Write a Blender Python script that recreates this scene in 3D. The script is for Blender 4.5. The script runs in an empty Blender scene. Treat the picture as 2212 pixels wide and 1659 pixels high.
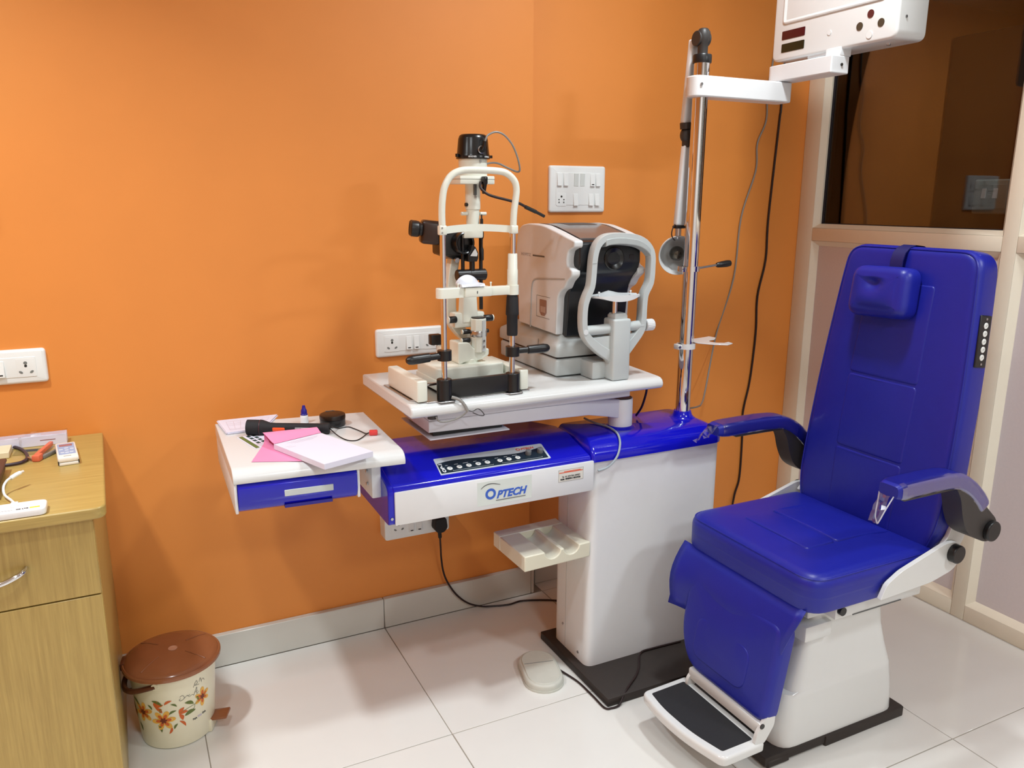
import bpy, bmesh, math, random
from mathutils import Vector, Matrix
random.seed(7)
scene = bpy.context.scene
COL = scene.collection

# ------------------------------------------------------------------ camera, light, exposure
def basis(x, y, z, o):
    return Matrix(((x[0], y[0], z[0], o[0]), (x[1], y[1], z[1], o[1]), (x[2], y[2], z[2], o[2]), (0, 0, 0, 1)))
YAW, PITCH, ROLL = math.radians(26.2107854), math.radians(13.12314748), math.radians(0.18389855)
_f = Vector((math.sin(YAW) * math.cos(PITCH), math.cos(YAW) * math.cos(PITCH), -math.sin(PITCH)))
_r = Vector((math.cos(YAW), -math.sin(YAW), 0.0))
_u = _r.cross(_f)
_r2 = _r * math.cos(ROLL) + _u * math.sin(ROLL)
_u2 = -_r * math.sin(ROLL) + _u * math.cos(ROLL)
cam_data = bpy.data.cameras.new('camera')
cam_data.sensor_width = 36.0
cam_data.lens = 1718.73 / 2212 * 36.0
cam_data.clip_start = 0.02
cam = bpy.data.objects.new('camera', cam_data)
COL.objects.link(cam)
cam.matrix_world = basis(_r2, _u2, -_f, (0.0, -2.38, 1.4094))
scene.camera = cam

scene.view_settings.view_transform = 'Standard'
scene.view_settings.look = 'None'
scene.view_settings.exposure = 0.05
scene.view_settings.gamma = 1.0
scene.view_settings.use_curve_mapping = False
scene.cycles.use_denoising = True
scene.cycles.max_bounces = 8
scene.cycles.diffuse_bounces = 4
scene.cycles.glossy_bounces = 4
scene.cycles.transparent_max_bounces = 12
scene.cycles.caustics_reflective = False
scene.cycles.caustics_refractive = False

world = bpy.data.worlds.new('world')
scene.world = world
world.use_nodes = True
world.node_tree.nodes['Background'].inputs[0].default_value = (0.9, 0.92, 1.0, 1)
world.node_tree.nodes['Background'].inputs[1].default_value = 0.02

def ceiling_or_fill_lamp(x, y, z, power, size, spread=180, col=(0.90, 0.97, 1.0)):
    d = bpy.data.lights.new('ceiling_or_fill_light', 'AREA')
    d.shape = 'DISK'; d.size = size; d.energy = power; d.color = col; d.spread = math.radians(spread)
    o = bpy.data.objects.new('ceiling_or_fill_light', d); COL.objects.link(o)
    o.location = (x, y, z)
    return o
ceiling_or_fill_lamp(-0.66, -0.80, 2.60, 16.5, 0.15, 118)
ceiling_or_fill_lamp(-0.16, -1.60, 2.60, 8.0, 0.18, 140)
ceiling_or_fill_lamp(1.40, -1.00, 2.60, 18.0, 0.20, 165)
ceiling_or_fill_lamp(2.20, -2.50, 2.40, 21.0, 0.25)
ceiling_or_fill_lamp(0.60, -3.50, 2.50, 25.0, 0.50)  # soft fill added behind the view, for lamps deeper in the room
ceiling_or_fill_lamp(3.12, -0.60, 2.18, 2.6, 0.20)      # lamp added to brighten the room beyond the glass

# ------------------------------------------------------------------ helpers
def lin(c):
    out = []
    for v in c:
        v /= 255.0
        out.append(v / 12.92 if v <= 0.04045 else ((v + 0.055) / 1.055) ** 2.4)
    return tuple(out)

MATS = {}
def mat(name, rgb, rough=0.5, metal=0.0, spec=0.5, coat=0.0, noise=0.03, nscale=40.0, bump=0.0, bscale=300.0, emit=0.0, stretch=(1, 1, 1), alpha=1.0, trans=0.0):
    if name in MATS:
        return MATS[name]
    m = bpy.data.materials.new(name); m.use_nodes = True
    nt = m.node_tree; b = nt.nodes['Principled BSDF']
    c = lin(rgb)
    b.inputs['Roughness'].default_value = rough
    b.inputs['Metallic'].default_value = metal
    b.inputs['Specular IOR Level'].default_value = spec
    b.inputs['Coat Weight'].default_value = coat
    b.inputs['Coat Roughness'].default_value = 0.06
    b.inputs['Alpha'].default_value = alpha
    b.inputs['Transmission Weight'].default_value = trans
    if emit:
        b.inputs['Emission Color'].default_value = (*c, 1); b.inputs['Emission Strength'].default_value = emit
    tc = nt.nodes.new('ShaderNodeTexCoord'); mp = nt.nodes.new('ShaderNodeMapping')
    mp.inputs['Scale'].default_value = stretch
    nt.links.new(tc.outputs['Object'], mp.inputs['Vector'])
    n = nt.nodes.new('ShaderNodeTexNoise'); n.inputs['Scale'].default_value = nscale; n.inputs['Detail'].default_value = 3
    nt.links.new(mp.outputs['Vector'], n.inputs['Vector'])
    r = nt.nodes.new('ShaderNodeMapRange'); r.inputs['To Min'].default_value = 1 - noise; r.inputs['To Max'].default_value = 1 + noise
    r.inputs['From Min'].default_value = 0.25; r.inputs['From Max'].default_value = 0.75
    nt.links.new(n.outputs['Fac'], r.inputs['Value'])
    sc = nt.nodes.new('ShaderNodeVectorMath'); sc.operation = 'SCALE'; sc.inputs[0].default_value = c
    nt.links.new(r.outputs['Result'], sc.inputs['Scale'])
    nt.links.new(sc.outputs['Vector'], b.inputs['Base Color'])
    if bump:
        n2 = nt.nodes.new('ShaderNodeTexNoise'); n2.inputs['Scale'].default_value = bscale; n2.inputs['Detail'].default_value = 4
        nt.links.new(mp.outputs['Vector'], n2.inputs['Vector'])
        bp = nt.nodes.new('ShaderNodeBump'); bp.inputs['Strength'].default_value = bump; bp.inputs['Distance'].default_value = 0.002
        nt.links.new(n2.outputs['Fac'], bp.inputs['Height']); nt.links.new(bp.outputs['Normal'], b.inputs['Normal'])
    MATS[name] = m
    return m

def film(name, rgb, tint, gloss_rough=0.05, fac=None, ior=1.45):
    """thin clear sheet: transparent with a Fresnel sheen"""
    m = bpy.data.materials.new(name); m.use_nodes = True
    nt = m.node_tree; nt.nodes.clear()
    out = nt.nodes.new('ShaderNodeOutputMaterial'); mix = nt.nodes.new('ShaderNodeMixShader')
    tr = nt.nodes.new('ShaderNodeBsdfTransparent'); tr.inputs[0].default_value = (*tint, 1)
    gl = nt.nodes.new('ShaderNodeBsdfGlossy'); gl.inputs['Color'].default_value = (*lin(rgb), 1); gl.inputs['Roughness'].default_value = gloss_rough
    if fac is None:
        fr = nt.nodes.new('ShaderNodeFresnel'); fr.inputs['IOR'].default_value = ior
        nt.links.new(fr.outputs[0], mix.inputs[0])
    else:
        mix.inputs[0].default_value = fac
    nt.links.new(tr.outputs[0], mix.inputs[1]); nt.links.new(gl.outputs[0], mix.inputs[2])
    nt.links.new(mix.outputs[0], out.inputs['Surface'])
    return m

class MB:
    """collects vertices and faces of one mesh"""
    def __init__(s, M=None):
        s.v = []; s.f = []; s.M = M or Matrix()
    def add(s, vs, fs):
        o = len(s.v)
        s.v += [s.M @ Vector(p) for p in vs]
        s.f += [tuple(i + o for i in f) for f in fs]
        return s
    def box(s, x0, x1, y0, y1, z0, z1):
        return s.add([(x, y, z) for z in (z0, z1) for y in (y0, y1) for x in (x0, x1)],
                     [(0, 2, 3, 1), (4, 5, 7, 6), (0, 1, 5, 4), (2, 6, 7, 3), (0, 4, 6, 2), (1, 3, 7, 5)])
    def rbox(s, x0, x1, y0, y1, z0, z1, r=0.005, seg=3, edges=None):
        bm = bmesh.new(); bmesh.ops.create_cube(bm, size=1)
        for v in bm.verts:
            v.co = Vector(((x0 + x1) / 2 + v.co.x * (x1 - x0), (y0 + y1) / 2 + v.co.y * (y1 - y0), (z0 + z1) / 2 + v.co.z * (z1 - z0)))
        es = bm.edges[:]
        if edges:
            es = [e for e in es if edges((e.verts[0].co + e.verts[1].co) / 2, e.verts[1].co - e.verts[0].co)]
        bmesh.ops.bevel(bm, geom=es, offset=r, segments=seg, profile=0.5, affect='EDGES', clamp_overlap=True)
        bm.verts.index_update()
        s.add([v.co[:] for v in bm.verts], [[v.index for v in f.verts] for f in bm.faces]); bm.free()
        return s
    def loft(s, rings, closed=True, cap0=True, cap1=True):
        n = len(rings[0]); vs = [p for r in rings for p in r]; fs = []
        for i in range(len(rings) - 1):
            for j in range(n if closed else n - 1):
                k = (j + 1) % n
                fs.append((i * n + j, i * n + k, (i + 1) * n + k, (i + 1) * n + j))
        if closed and cap0: fs.append(tuple(range(n))[::-1])
        if closed and cap1: fs.append(tuple(range((len(rings) - 1) * n, len(rings) * n)))
        return s.add(vs, fs)
    def cyl(s, p0, p1, r0, r1=None, n=24, cap0=True, cap1=True):
        return s.lathe([(r0, 0), (r0 if r1 is None else r1, (Vector(p1) - Vector(p0)).length)], p0, Vector(p1) - Vector(p0), n, cap0, cap1)
    def lathe(s, prof, o, axis=(0, 0, 1), n=32, cap0=True, cap1=True, flat=1.0):
        a = Vector(axis).normalized(); x = a.orthogonal().normalized()
        if abs(a.z) > 0.9: x = Vector((1, 0, 0)) - a * a.x; x.normalize()
        y = a.cross(x); o = Vector(o)
        rings = [[o + a * h + x * r * math.cos(2 * math.pi * i / n) + y * r * flat * math.sin(2 * math.pi * i / n) for i in range(n)] for r, h in prof]
        return s.loft(rings, True, cap0 and prof[0][0] > 1e-6, cap1 and prof[-1][0] > 1e-6)
    def ball(s, c, r, n=16, sc=(1, 1, 1)):
        rings = []
        for i in range(1, n // 2):
            t = math.pi * i / (n // 2)
            rings.append([(c[0] + sc[0] * r * math.sin(t) * math.cos(2 * math.pi * j / n), c[1] + sc[1] * r * math.sin(t) * math.sin(2 * math.pi * j / n), c[2] - sc[2] * r * math.cos(t)) for j in range(n)])
        return s.loft(rings)
    def tube(s, pts, r, n=8, sub=6, radii=None):
        P = spline(pts, sub) if sub > 1 else [Vector(p) for p in pts]
        rings = []; up = None
        for i, p in enumerate(P):
            t = (P[min(i + 1, len(P) - 1)] - P[max(i - 1, 0)]).normalized()
            if up is None: up = t.orthogonal().normalized()
            up = (up - t * up.dot(t)).normalized(); w = t.cross(up)
            rr = r if radii is None else radii(i / (len(P) - 1))
            rings.append([p + up * rr * math.cos(2 * math.pi * j / n) + w * rr * math.sin(2 * math.pi * j / n) for j in range(n)])
        return s.loft(rings)
    def prism(s, poly, fn, d0, d1):
        return s.loft([[fn(a, b, d0) for a, b in poly], [fn(a, b, d1) for a, b in poly]])
    def puff(s, outline, depth, r, fn, bulge=0.0, seg=5, dent=None, back=True, rb=0.0):
        """cushion: outline extruded to depth with a rounded front edge and a swollen front"""
        rings = []
        if rb:
            for k in range(seg):
                a = math.pi / 2 * k / seg
                o = inset(outline, rb * (1 - math.sin(a)))
                rings.append([(p[0], p[1], rb * (1 - math.cos(a))) for p in o])
        else:
            rings.append([(p[0], p[1], 0.0) for p in outline])
        for k in range(seg + 1):
            a = math.pi / 2 * k / seg
            o = inset(outline, r * (1 - math.cos(a)))
            rings.append([(p[0], p[1], depth - r + r * math.sin(a)) for p in o])
        if not bulge and not dent:
            return s.loft([[fn(*p) for p in ring] for ring in rings], True, back, True)
        inner = inset(outline, r); n = len(inner)
        cx = sum(p[0] for p in inner) / n; cy = sum(p[1] for p in inner) / n
        hx = (max(p[0] for p in inner) - min(p[0] for p in inner)) / 2; hy = (max(p[1] for p in inner) - min(p[1] for p in inner)) / 2
        mx = (max(p[0] for p in inner) + min(p[0] for p in inner)) / 2; my = (max(p[1] for p in inner) + min(p[1] for p in inner)) / 2
        for k in ([0.02 + 0.94 * q / 14 for q in range(14, -1, -1)] if dent else (0.92, 0.8, 0.65, 0.5, 0.33, 0.17, 0.05)):
            ring = []
            for p in inner:
                x = cx + (p[0] - cx) * k; y = cy + (p[1] - cy) * k
                h = depth + bulge * max(0, 1 - abs((x - mx) / hx) ** 2.4) * max(0, 1 - abs((y - my) / hy) ** 2.4)
                if dent: h -= dent(x, y) * (1 - k ** 4)
                ring.append((x, y, h))
            rings.append(ring)
        return s.loft([[fn(*p) for p in ring] for ring in rings], True, back, True)

def spline(pts, sub=6):
    P = [Vector(p) for p in pts]; out = []
    for i in range(len(P) - 1):
        p0 = P[max(i - 1, 0)]; p1 = P[i]; p2 = P[i + 1]; p3 = P[min(i + 2, len(P) - 1)]
        for k in range(sub):
            t = k / sub
            out.append(0.5 * ((2 * p1) + (p2 - p0) * t + (2 * p0 - 5 * p1 + 4 * p2 - p3) * t * t + (3 * p1 - p0 - 3 * p2 + p3) * t ** 3))
    out.append(P[-1])
    return out

def inset(poly, d):
    n = len(poly); out = []
    for i in range(n):
        p0 = Vector(poly[i - 1]); p1 = Vector(poly[i]); p2 = Vector(poly[(i + 1) % n])
        a = (p1 - p0).normalized(); b = (p2 - p1).normalized()
        na = Vector((-a.y, a.x)); nb = Vector((-b.y, b.x)); m = na + nb
        k = max(0.35, m.dot(na))
        out.append(tuple(p1 + m * (d / k)))
    return out

def rpoly(pts, r, n=5):
    """polygon (counter-clockwise) with filleted corners; r one radius or one per corner"""
    out = []; N = len(pts)
    for i in range(N):
        p0 = Vector(pts[i - 1]); p1 = Vector(pts[i]); p2 = Vector(pts[(i + 1) % N])
        rr = r[i] if isinstance(r, (list, tuple)) else r
        a = p0 - p1; b = p2 - p1
        d = min(rr, a.length * 0.49, b.length * 0.49)
        if d < 1e-6:
            out.append(tuple(p1)); continue
        A = p1 + a.normalized() * d; B = p1 + b.normalized() * d
        for k in range(n + 1):
            t = k / n
            out.append(tuple(A * (1 - t) ** 2 + p1 * 2 * t * (1 - t) + B * t * t))
    return out
def dense(poly, step):
    out = []
    for i, p in enumerate(poly):
        q = poly[(i + 1) % len(poly)]; L = math.hypot(q[0] - p[0], q[1] - p[1]); n = max(1, int(L / step))
        out += [(p[0] + (q[0] - p[0]) * k / n, p[1] + (q[1] - p[1]) * k / n) for k in range(n)]
    return out
def rrect(x0, x1, y0, y1, r, n=5):
    return rpoly([(x0, y0), (x1, y0), (x1, y1), (x0, y1)], r, n)
def rect3(x0, x1, y0, y1, z, r, n=4):
    return [(a, b, z) for a, b in rrect(x0, x1, y0, y1, r, n)]

def link(o):
    COL.objects.link(o); return o
def mesh_of(mb, m, off=(0, 0, 0), angle=38, smooth=True):
    me = bpy.data.meshes.new('mesh')
    o = Vector(off)
    me.from_pydata([tuple(v - o) for v in mb.v], [], [f for f in mb.f if len(set(f)) > 2])
    bm = bmesh.new(); bm.from_mesh(me); bmesh.ops.recalc_face_normals(bm, faces=bm.faces); bm.to_mesh(me); bm.free()
    if smooth:
        me.shade_smooth(); me.set_sharp_from_angle(angle=math.radians(angle))
    me.materials.append(m)
    return me
def tag(o, label=None, cat=None, group=None, kind=None):
    if label: o['label'] = label
    if cat: o['category'] = cat
    if group: o['group'] = group
    if kind: o['kind'] = kind
    return o
class Thing:
    def __init__(s, name, loc, label=None, cat=None, group=None, kind=None):
        s.o = link(bpy.data.objects.new(name, None)); s.o.location = loc; s.o.empty_display_size = 0.05
        s.loc = Vector(loc); tag(s.o, label, cat, group, kind)
    def part(s, name, mb, m, parent=None, bevel=0.0, label=None, kind=None, angle=38, smooth=True):
        o = link(bpy.data.objects.new(name, mesh_of(mb, m, s.loc, angle, smooth)))
        o.parent = parent or s.o
        if bevel: add_bevel(o, bevel)
        tag(o, label, None, None, kind)
        return o
    def put(s, name, me, loc, parent=None, rot=None):
        o = link(bpy.data.objects.new(name, me)); o.parent = parent or s.o
        o.location = Vector(loc) - s.loc
        if rot: o.rotation_euler = rot
        return o
def add_bevel(o, w, seg=2):
    b = o.modifiers.new('edge', 'BEVEL'); b.width = w; b.segments = seg; b.limit_method = 'ANGLE'; b.angle_limit = math.radians(40)
    b.harden_normals = False
def single(name, mb, m, label, cat, group=None, bevel=0.0, kind=None, origin=None, angle=38):
    """a thing that is one mesh"""
    if origin is None:
        n = len(mb.v); origin = (sum(v.x for v in mb.v) / n, sum(v.y for v in mb.v) / n, min(v.z for v in mb.v))
    o = link(bpy.data.objects.new(name, mesh_of(mb, m, origin, angle))); o.location = origin
    if bevel: add_bevel(o, bevel)
    return tag(o, label, cat, group, kind)

def text_mb(s, size, org, xd, yd, bold=0.0, shear=0.0, depth=0.0004, align='LEFT', width=None):
    """letters as flat solid print standing on the plane org + xd, yd"""
    cu = bpy.data.curves.new('letters', 'FONT'); cu.body = s; cu.size = size; cu.offset = bold; cu.shear = shear
    cu.extrude = depth; cu.align_x = align; cu.resolution_u = 3
    ob = bpy.data.objects.new('letters', cu); COL.objects.link(ob)
    dg = bpy.context.evaluated_depsgraph_get()
    me = bpy.data.meshes.new_from_object(ob.evaluated_get(dg))
    xd = Vector(xd).normalized(); yd = Vector(yd).normalized(); zd = xd.cross(yd); org = Vector(org)
    k = 1.0
    if width:
        xs = [v.co.x for v in me.vertices]; k = width / max(1e-6, max(xs) - min(xs))
    mb = MB(); mb.add([org + xd * v.co.x * k + yd * v.co.y + zd * v.co.z for v in me.vertices], [tuple(p.vertices) for p in me.polygons])
    bpy.data.objects.remove(ob); bpy.data.meshes.remove(me); bpy.data.curves.remove(cu)
    return mb
def merge(*mbs):
    r = MB()
    for m in mbs:
        o = len(r.v); r.v += m.v; r.f += [tuple(i + o for i in f) for f in m.f]
    return r

# ------------------------------------------------------------------ materials
ORANGE = mat('orange_wall_paint', (227, 141, 62), 0.55, noise=0.02, nscale=6, bump=0.05, bscale=260)
WHITEP = mat('white_ceiling_paint', (232, 230, 224), 0.8, noise=0.01)
TILE = mat('white_vitrified_tile', (226, 224, 219), 0.12, spec=0.45, noise=0.015, nscale=9)
GROUT = mat('grey_grout', (150, 142, 130), 0.8)
SKIRT = mat('pale_grey_skirting_tile', (206, 204, 196), 0.25, noise=0.02, nscale=9)
FRAME = mat('cream_powder_coated_frame', (236, 226, 206), 0.4, noise=0.01)
PANEL = mat('pale_pink_laminate', (216, 205, 205), 0.4, noise=0.02, nscale=120)
WHITE = mat('white_powder_coat', (226, 228, 230), 0.32, noise=0.008, bump=0.03, bscale=900)
WHITEG = mat('white_gloss_enamel', (218, 219, 218), 0.16, noise=0.005)
WHITET = mat('white_laminate_top', (216, 218, 218), 0.22, noise=0.012, nscale=160)
GREYT = mat('pale_grey_table_metal', (206, 206, 214), 0.35, noise=0.01)
BLUEG = mat('blue_gloss_moulding', (16, 17, 184), 0.14, spec=0.45, coat=0.2, noise=0.01)
BROWNP = mat('dark_brown_base_plate', (42, 34, 30), 0.6, noise=0.08, nscale=60, bump=0.1)
BLACKP = mat('black_plastic', (20, 20, 22), 0.35, noise=0.03)
BLACKG = mat('black_gloss_plastic', (14, 14, 16), 0.26, noise=0.02)
BLACKR = mat('black_rubber', (26, 26, 30), 0.75, noise=0.1, nscale=120, bump=0.15, bscale=500)
GREYD = mat('dark_grey_plastic', (52, 49, 48), 0.45, noise=0.03)
CHROME = mat('chrome', (225, 226, 230), 0.07, metal=1.0, noise=0.004)
STEEL = mat('satin_steel', (190, 190, 192), 0.28, metal=1.0, noise=0.02)
CREAM = mat('cream_white_enamel', (228, 230, 218), 0.28, noise=0.008)
CREAMT = mat('ivory_plastic', (226, 222, 200), 0.3, noise=0.012)
GREYA = mat('light_grey_moulded_plastic', (190, 196, 196), 0.38, noise=0.012)
GREYAW = mat('silver_white_moulded_plastic', (218, 221, 223), 0.34, noise=0.012)
LEATH = mat('blue_leatherette', (24, 32, 146), 0.38, spec=0.45, noise=0.03, nscale=30, bump=0.12, bscale=420)
LEATHD = mat('blue_leatherette_seam', (18, 20, 92), 0.5, noise=0.03)
PLATEW = mat('white_switch_plastic', (236, 240, 240), 0.25, noise=0.005)
PLATEG = mat('grey_white_switch_plastic', (214, 220, 218), 0.3, noise=0.005)
HOLE = mat('dark_socket_hole', (30, 30, 28), 0.6)
HOLEG = mat('grey_socket_shutter', (120, 124, 122), 0.5)
PAPER = mat('white_paper', (222, 220, 236), 0.7, noise=0.008)
PINK = mat('pink_paper', (240, 146, 188), 0.65, noise=0.01)
RED = mat('red_plastic', (226, 62, 62), 0.4)
ORNG = mat('orange_plastic', (246, 92, 46), 0.4)
NAVY = mat('navy_blue_cap_plastic', (34, 26, 140), 0.35)
INKB = mat('blue_logo_ink', (52, 96, 196), 0.4)
INKO = mat('orange_logo_ink', (222, 96, 62), 0.4)
INKG = mat('grey_ink', (96, 100, 100), 0.5)
INKK = mat('dark_ink', (40, 44, 48), 0.5)
INKW = mat('white_ink', (226, 230, 232), 0.5)
GREYC = mat('grey_cable_sheath', (136, 134, 130), 0.45)
BLACKC = mat('dark_cable_sheath', (34, 16, 16), 0.45)

def wood(name, axis):
    m = bpy.data.materials.new(name); m.use_nodes = True
    nt = m.node_tree; b = nt.nodes['Principled BSDF']; b.inputs['Roughness'].default_value = 0.32
    tc = nt.nodes.new('ShaderNodeTexCoord'); mp = nt.nodes.new('ShaderNodeMapping'); mp.inputs['Scale'].default_value = axis
    n = nt.nodes.new('ShaderNodeTexNoise'); n.inputs['Scale'].default_value = 3.0; n.inputs['Detail'].default_value = 6; n.inputs['Roughness'].default_value = 0.65
    cr = nt.nodes.new('ShaderNodeValToRGB')
    cr.color_ramp.elements[0].position = 0.3; cr.color_ramp.elements[0].color = (*lin((164, 138, 76)), 1)
    cr.color_ramp.elements[1].position = 0.72; cr.color_ramp.elements[1].color = (*lin((188, 162, 94)), 1)
    nt.links.new(tc.outputs['Object'], mp.inputs[0]); nt.links.new(mp.outputs[0], n.inputs['Vector'])
    nt.links.new(n.outputs['Fac'], cr.inputs[0]); nt.links.new(cr.outputs[0], b.inputs['Base Color'])
    return m
WOODV = wood('beech_laminate_upright', (60, 60, 2.2))
WOODH = wood('beech_laminate_flat', (2.2, 60, 60))

# ------------------------------------------------------------------ setting
CEIL = 2.65
fl = Thing('floor', (0, 0, 0), kind='structure')
fl.part('grout_bed', MB().box(-1.6, 3.9, -4.4, 0.06, -0.06, -0.0015), GROUT)
XL = [0.688 + 0.6 * k for k in range(-4, 6)]
tile_a = mesh_of(MB().rbox(0.0012, 0.5988, 0.0012, 0.6038, -0.012, 0.0, 0.0008, 1), TILE)
tile_b = mesh_of(MB().rbox(0.0012, 0.5988, 0.0012, 0.078, -0.012, 0.0, 0.0008, 1), TILE)
for i, x in enumerate(XL[:-1]):
    if x > 1.2: fl.put('tile', tile_b, (x, -0.02, 0))
    for j in range(7):
        fl.put('tile', tile_a, (x, -0.625 - 0.605 * j, 0))

wb = Thing('wall_back', (0, 0, 0), kind='structure')
wb.part('plaster', MB().add([(-1.6, 0, 0), (1.243, 0, 0), (1.243, 0.06, 0), (3.9, 0.06, 0), (3.9, 0.2, 0), (-1.6, 0.2, 0),
                             (-1.6, 0, CEIL), (1.243, 0, CEIL), (1.243, 0.06, CEIL), (3.9, 0.06, CEIL), (3.9, 0.2, CEIL), (-1.6, 0.2, CEIL)],
                            [(0, 6, 7, 1), (1, 7, 8, 2), (2, 8, 9, 3), (3, 9, 10, 4), (4, 10, 11, 5), (5, 11, 6, 0)]), ORANGE, smooth=False)
bb = Thing('baseboard_back', (0, 0, 0), kind='structure')
for x0, x1 in ((-1.112, -0.512), (-0.512, 0.088), (0.088, 0.688), (0.688, 1.243)):
    bb.part('tile', MB().rbox(x0 + 0.0008, x1 - 0.0008, -0.02, 0.0, 0.0, 0.105, 0.002, 1), SKIRT)
bb.part('tile', MB().rbox(1.243, 1.255, -0.02, 0.06, 0.0, 0.105, 0.002, 1), SKIRT)
for x0, x1 in ((1.255, 1.288), (1.288, 1.888), (1.888, 2.47)):
    bb.part('tile', MB().rbox(x0 + 0.0008, x1 - 0.0008, 0.04, 0.06, 0.0, 0.105, 0.002, 1), SKIRT)
tag(link(bpy.data.objects.new('ceiling', mesh_of(MB().box(-1.6, 2.50, -4.4, 0.06, CEIL, CEIL + 0.05), WHITEP))), kind='structure')
tag(link(bpy.data.objects.new('wall_left', mesh_of(MB().box(-1.65, -1.6, -4.4, 0.0, 0, CEIL), ORANGE))), kind='structure')
tag(link(bpy.data.objects.new('wall_front', mesh_of(MB().box(-1.6, 3.9, -4.45, -4.4, 0, CEIL), WHITEP))), kind='structure')
# unseen block added on the back wall, left of view, to cast a shadow
tag(link(bpy.data.objects.new('unseen_blocker_1', mesh_of(MB().rbox(-1.2, -0.335, -0.15, 0.0, 1.56, 2.3, 0.006, 2), WHITEP))), kind='structure')

# right wall: glazed partition of cream framing
PX = 2.49
wr = Thing('wall_right', (PX, -0.8, 0), kind='structure')
FR = lambda y0, y1, z0, z1: MB().rbox(PX, PX + 0.05, y0, y1, z0, z1, 0.003, 2)
wr.part('post', FR(-0.018, 0.06, 0, CEIL), FRAME)
posts = [(-0.838, -0.790), (-1.65, -1.602), (-2.45, -2.402), (-3.25, -3.202), (-4.05, -4.002)]
for y0, y1 in posts: wr.part('post', FR(y0, y1, 0, CEIL), FRAME)
edges = [-0.018] + [v for p in posts for v in (p[1], p[0])] + [-4.4]
for i in range(0, len(edges) - 1, 2):
    yb, ya = edges[i], edges[i + 1]
    wr.part('bottom_rail', FR(ya, yb, 0.0, 0.056), FRAME)
    wr.part('middle_rail', FR(ya, yb, 1.250, 1.300), FRAME)
    wr.part('top_rail', FR(ya, yb, 2.36, 2.42), FRAME)
    def bead(y0, y1, z0, z1, hole):
        # mitred glazing bead: sloped ring from the frame face back to the pane
        o = [(PX + 0.001, y0, z0), (PX + 0.001, y1, z0), (PX + 0.001, y1, z1), (PX + 0.001, y0, z1)]
        n = [(PX + 0.022, y0 + hole, z0 + hole), (PX + 0.022, y1 - hole, z0 + hole), (PX + 0.022, y1 - hole, z1 - hole), (PX + 0.022, y0 + hole, z1 - hole)]
        k = [(PX + 0.03, y0 + hole, z0 + hole), (PX + 0.03, y1 - hole, z0 + hole), (PX + 0.03, y1 - hole, z1 - hole), (PX + 0.03, y0 + hole, z1 - hole)]
        return MB().loft([o, n, k], True, False, False)
    wr.part('glazing_bead', bead(ya, yb, 0.056, 1.250, 0.02), FRAME, smooth=False)
    wr.part('glazing_bead', bead(ya, yb, 1.300, 2.36, 0.016), FRAME, smooth=False)
    wr.part('panel', MB().box(PX + 0.024, PX + 0.034, ya + 0.019, yb - 0.019, 0.075, 1.231), PANEL)
    wr.part('panel', MB().box(PX + 0.01, PX + 0.03, ya, yb, 2.42, CEIL), PANEL)
GLASS = film('smoked_window_glass', (255, 255, 255), (0.66, 0.64, 0.62), 0.01, None, 1.5)
DARKG = mat('black_rubber_gasket', (24, 26, 40), 0.5)
for i in range(0, len(edges) - 1, 2):
    yb, ya = edges[i], edges[i + 1]
    w = Thing('window_%d' % (i // 2 + 1), (PX, (ya + yb) / 2, 1.3), kind='structure')
    w.part('glass_pane', MB().box(PX + 0.034, PX + 0.04, ya + 0.012, yb - 0.012, 1.312, 2.35), GLASS)
    g = MB()
    for a in ((ya + 0.012, ya + 0.020, 1.31, 2.35), (yb - 0.024, yb - 0.012, 1.31, 2.35), (ya + 0.012, yb - 0.012, 1.31, 1.319), (ya + 0.012, yb - 0.012, 2.34, 2.35)):
        g.box(PX + 0.0315, PX + 0.0345, *a)
    w.part('gasket', g, DARKG)
# the dark room beyond the glass
tag(link(bpy.data.objects.new('ceiling_beyond', mesh_of(MB().box(2.55, 3.9, -4.4, 0.06, 2.215, 2.25), WHITEP))), kind='structure')
tag(link(bpy.data.objects.new('wall_beyond', mesh_of(MB().box(3.9, 3.95, -4.4, 0.2, 0, CEIL), ORANGE))), kind='structure')
DKBR = mat('dark_brown_laminate', (46, 35, 31), 0.5, noise=0.05, nscale=8)
tc_ = Thing('tall_cabinet', (3.55, -0.3, 0), 'tall dark brown cupboard in the unlit room behind the window glass', 'cupboard')
tc_.part('carcass', MB().rbox(3.30, 3.85, -0.75, 0.055, 0.0, 2.085, 0.003, 1), DKBR)
tc_.part('door', MB().rbox(3.284, 3.298, -0.35, 0.05, 0.06, 2.08, 0.002, 1), DKBR)
tc_.part('door', MB().rbox(3.284, 3.298, -0.75, -0.355, 0.06, 2.08, 0.002, 1), DKBR)
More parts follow.
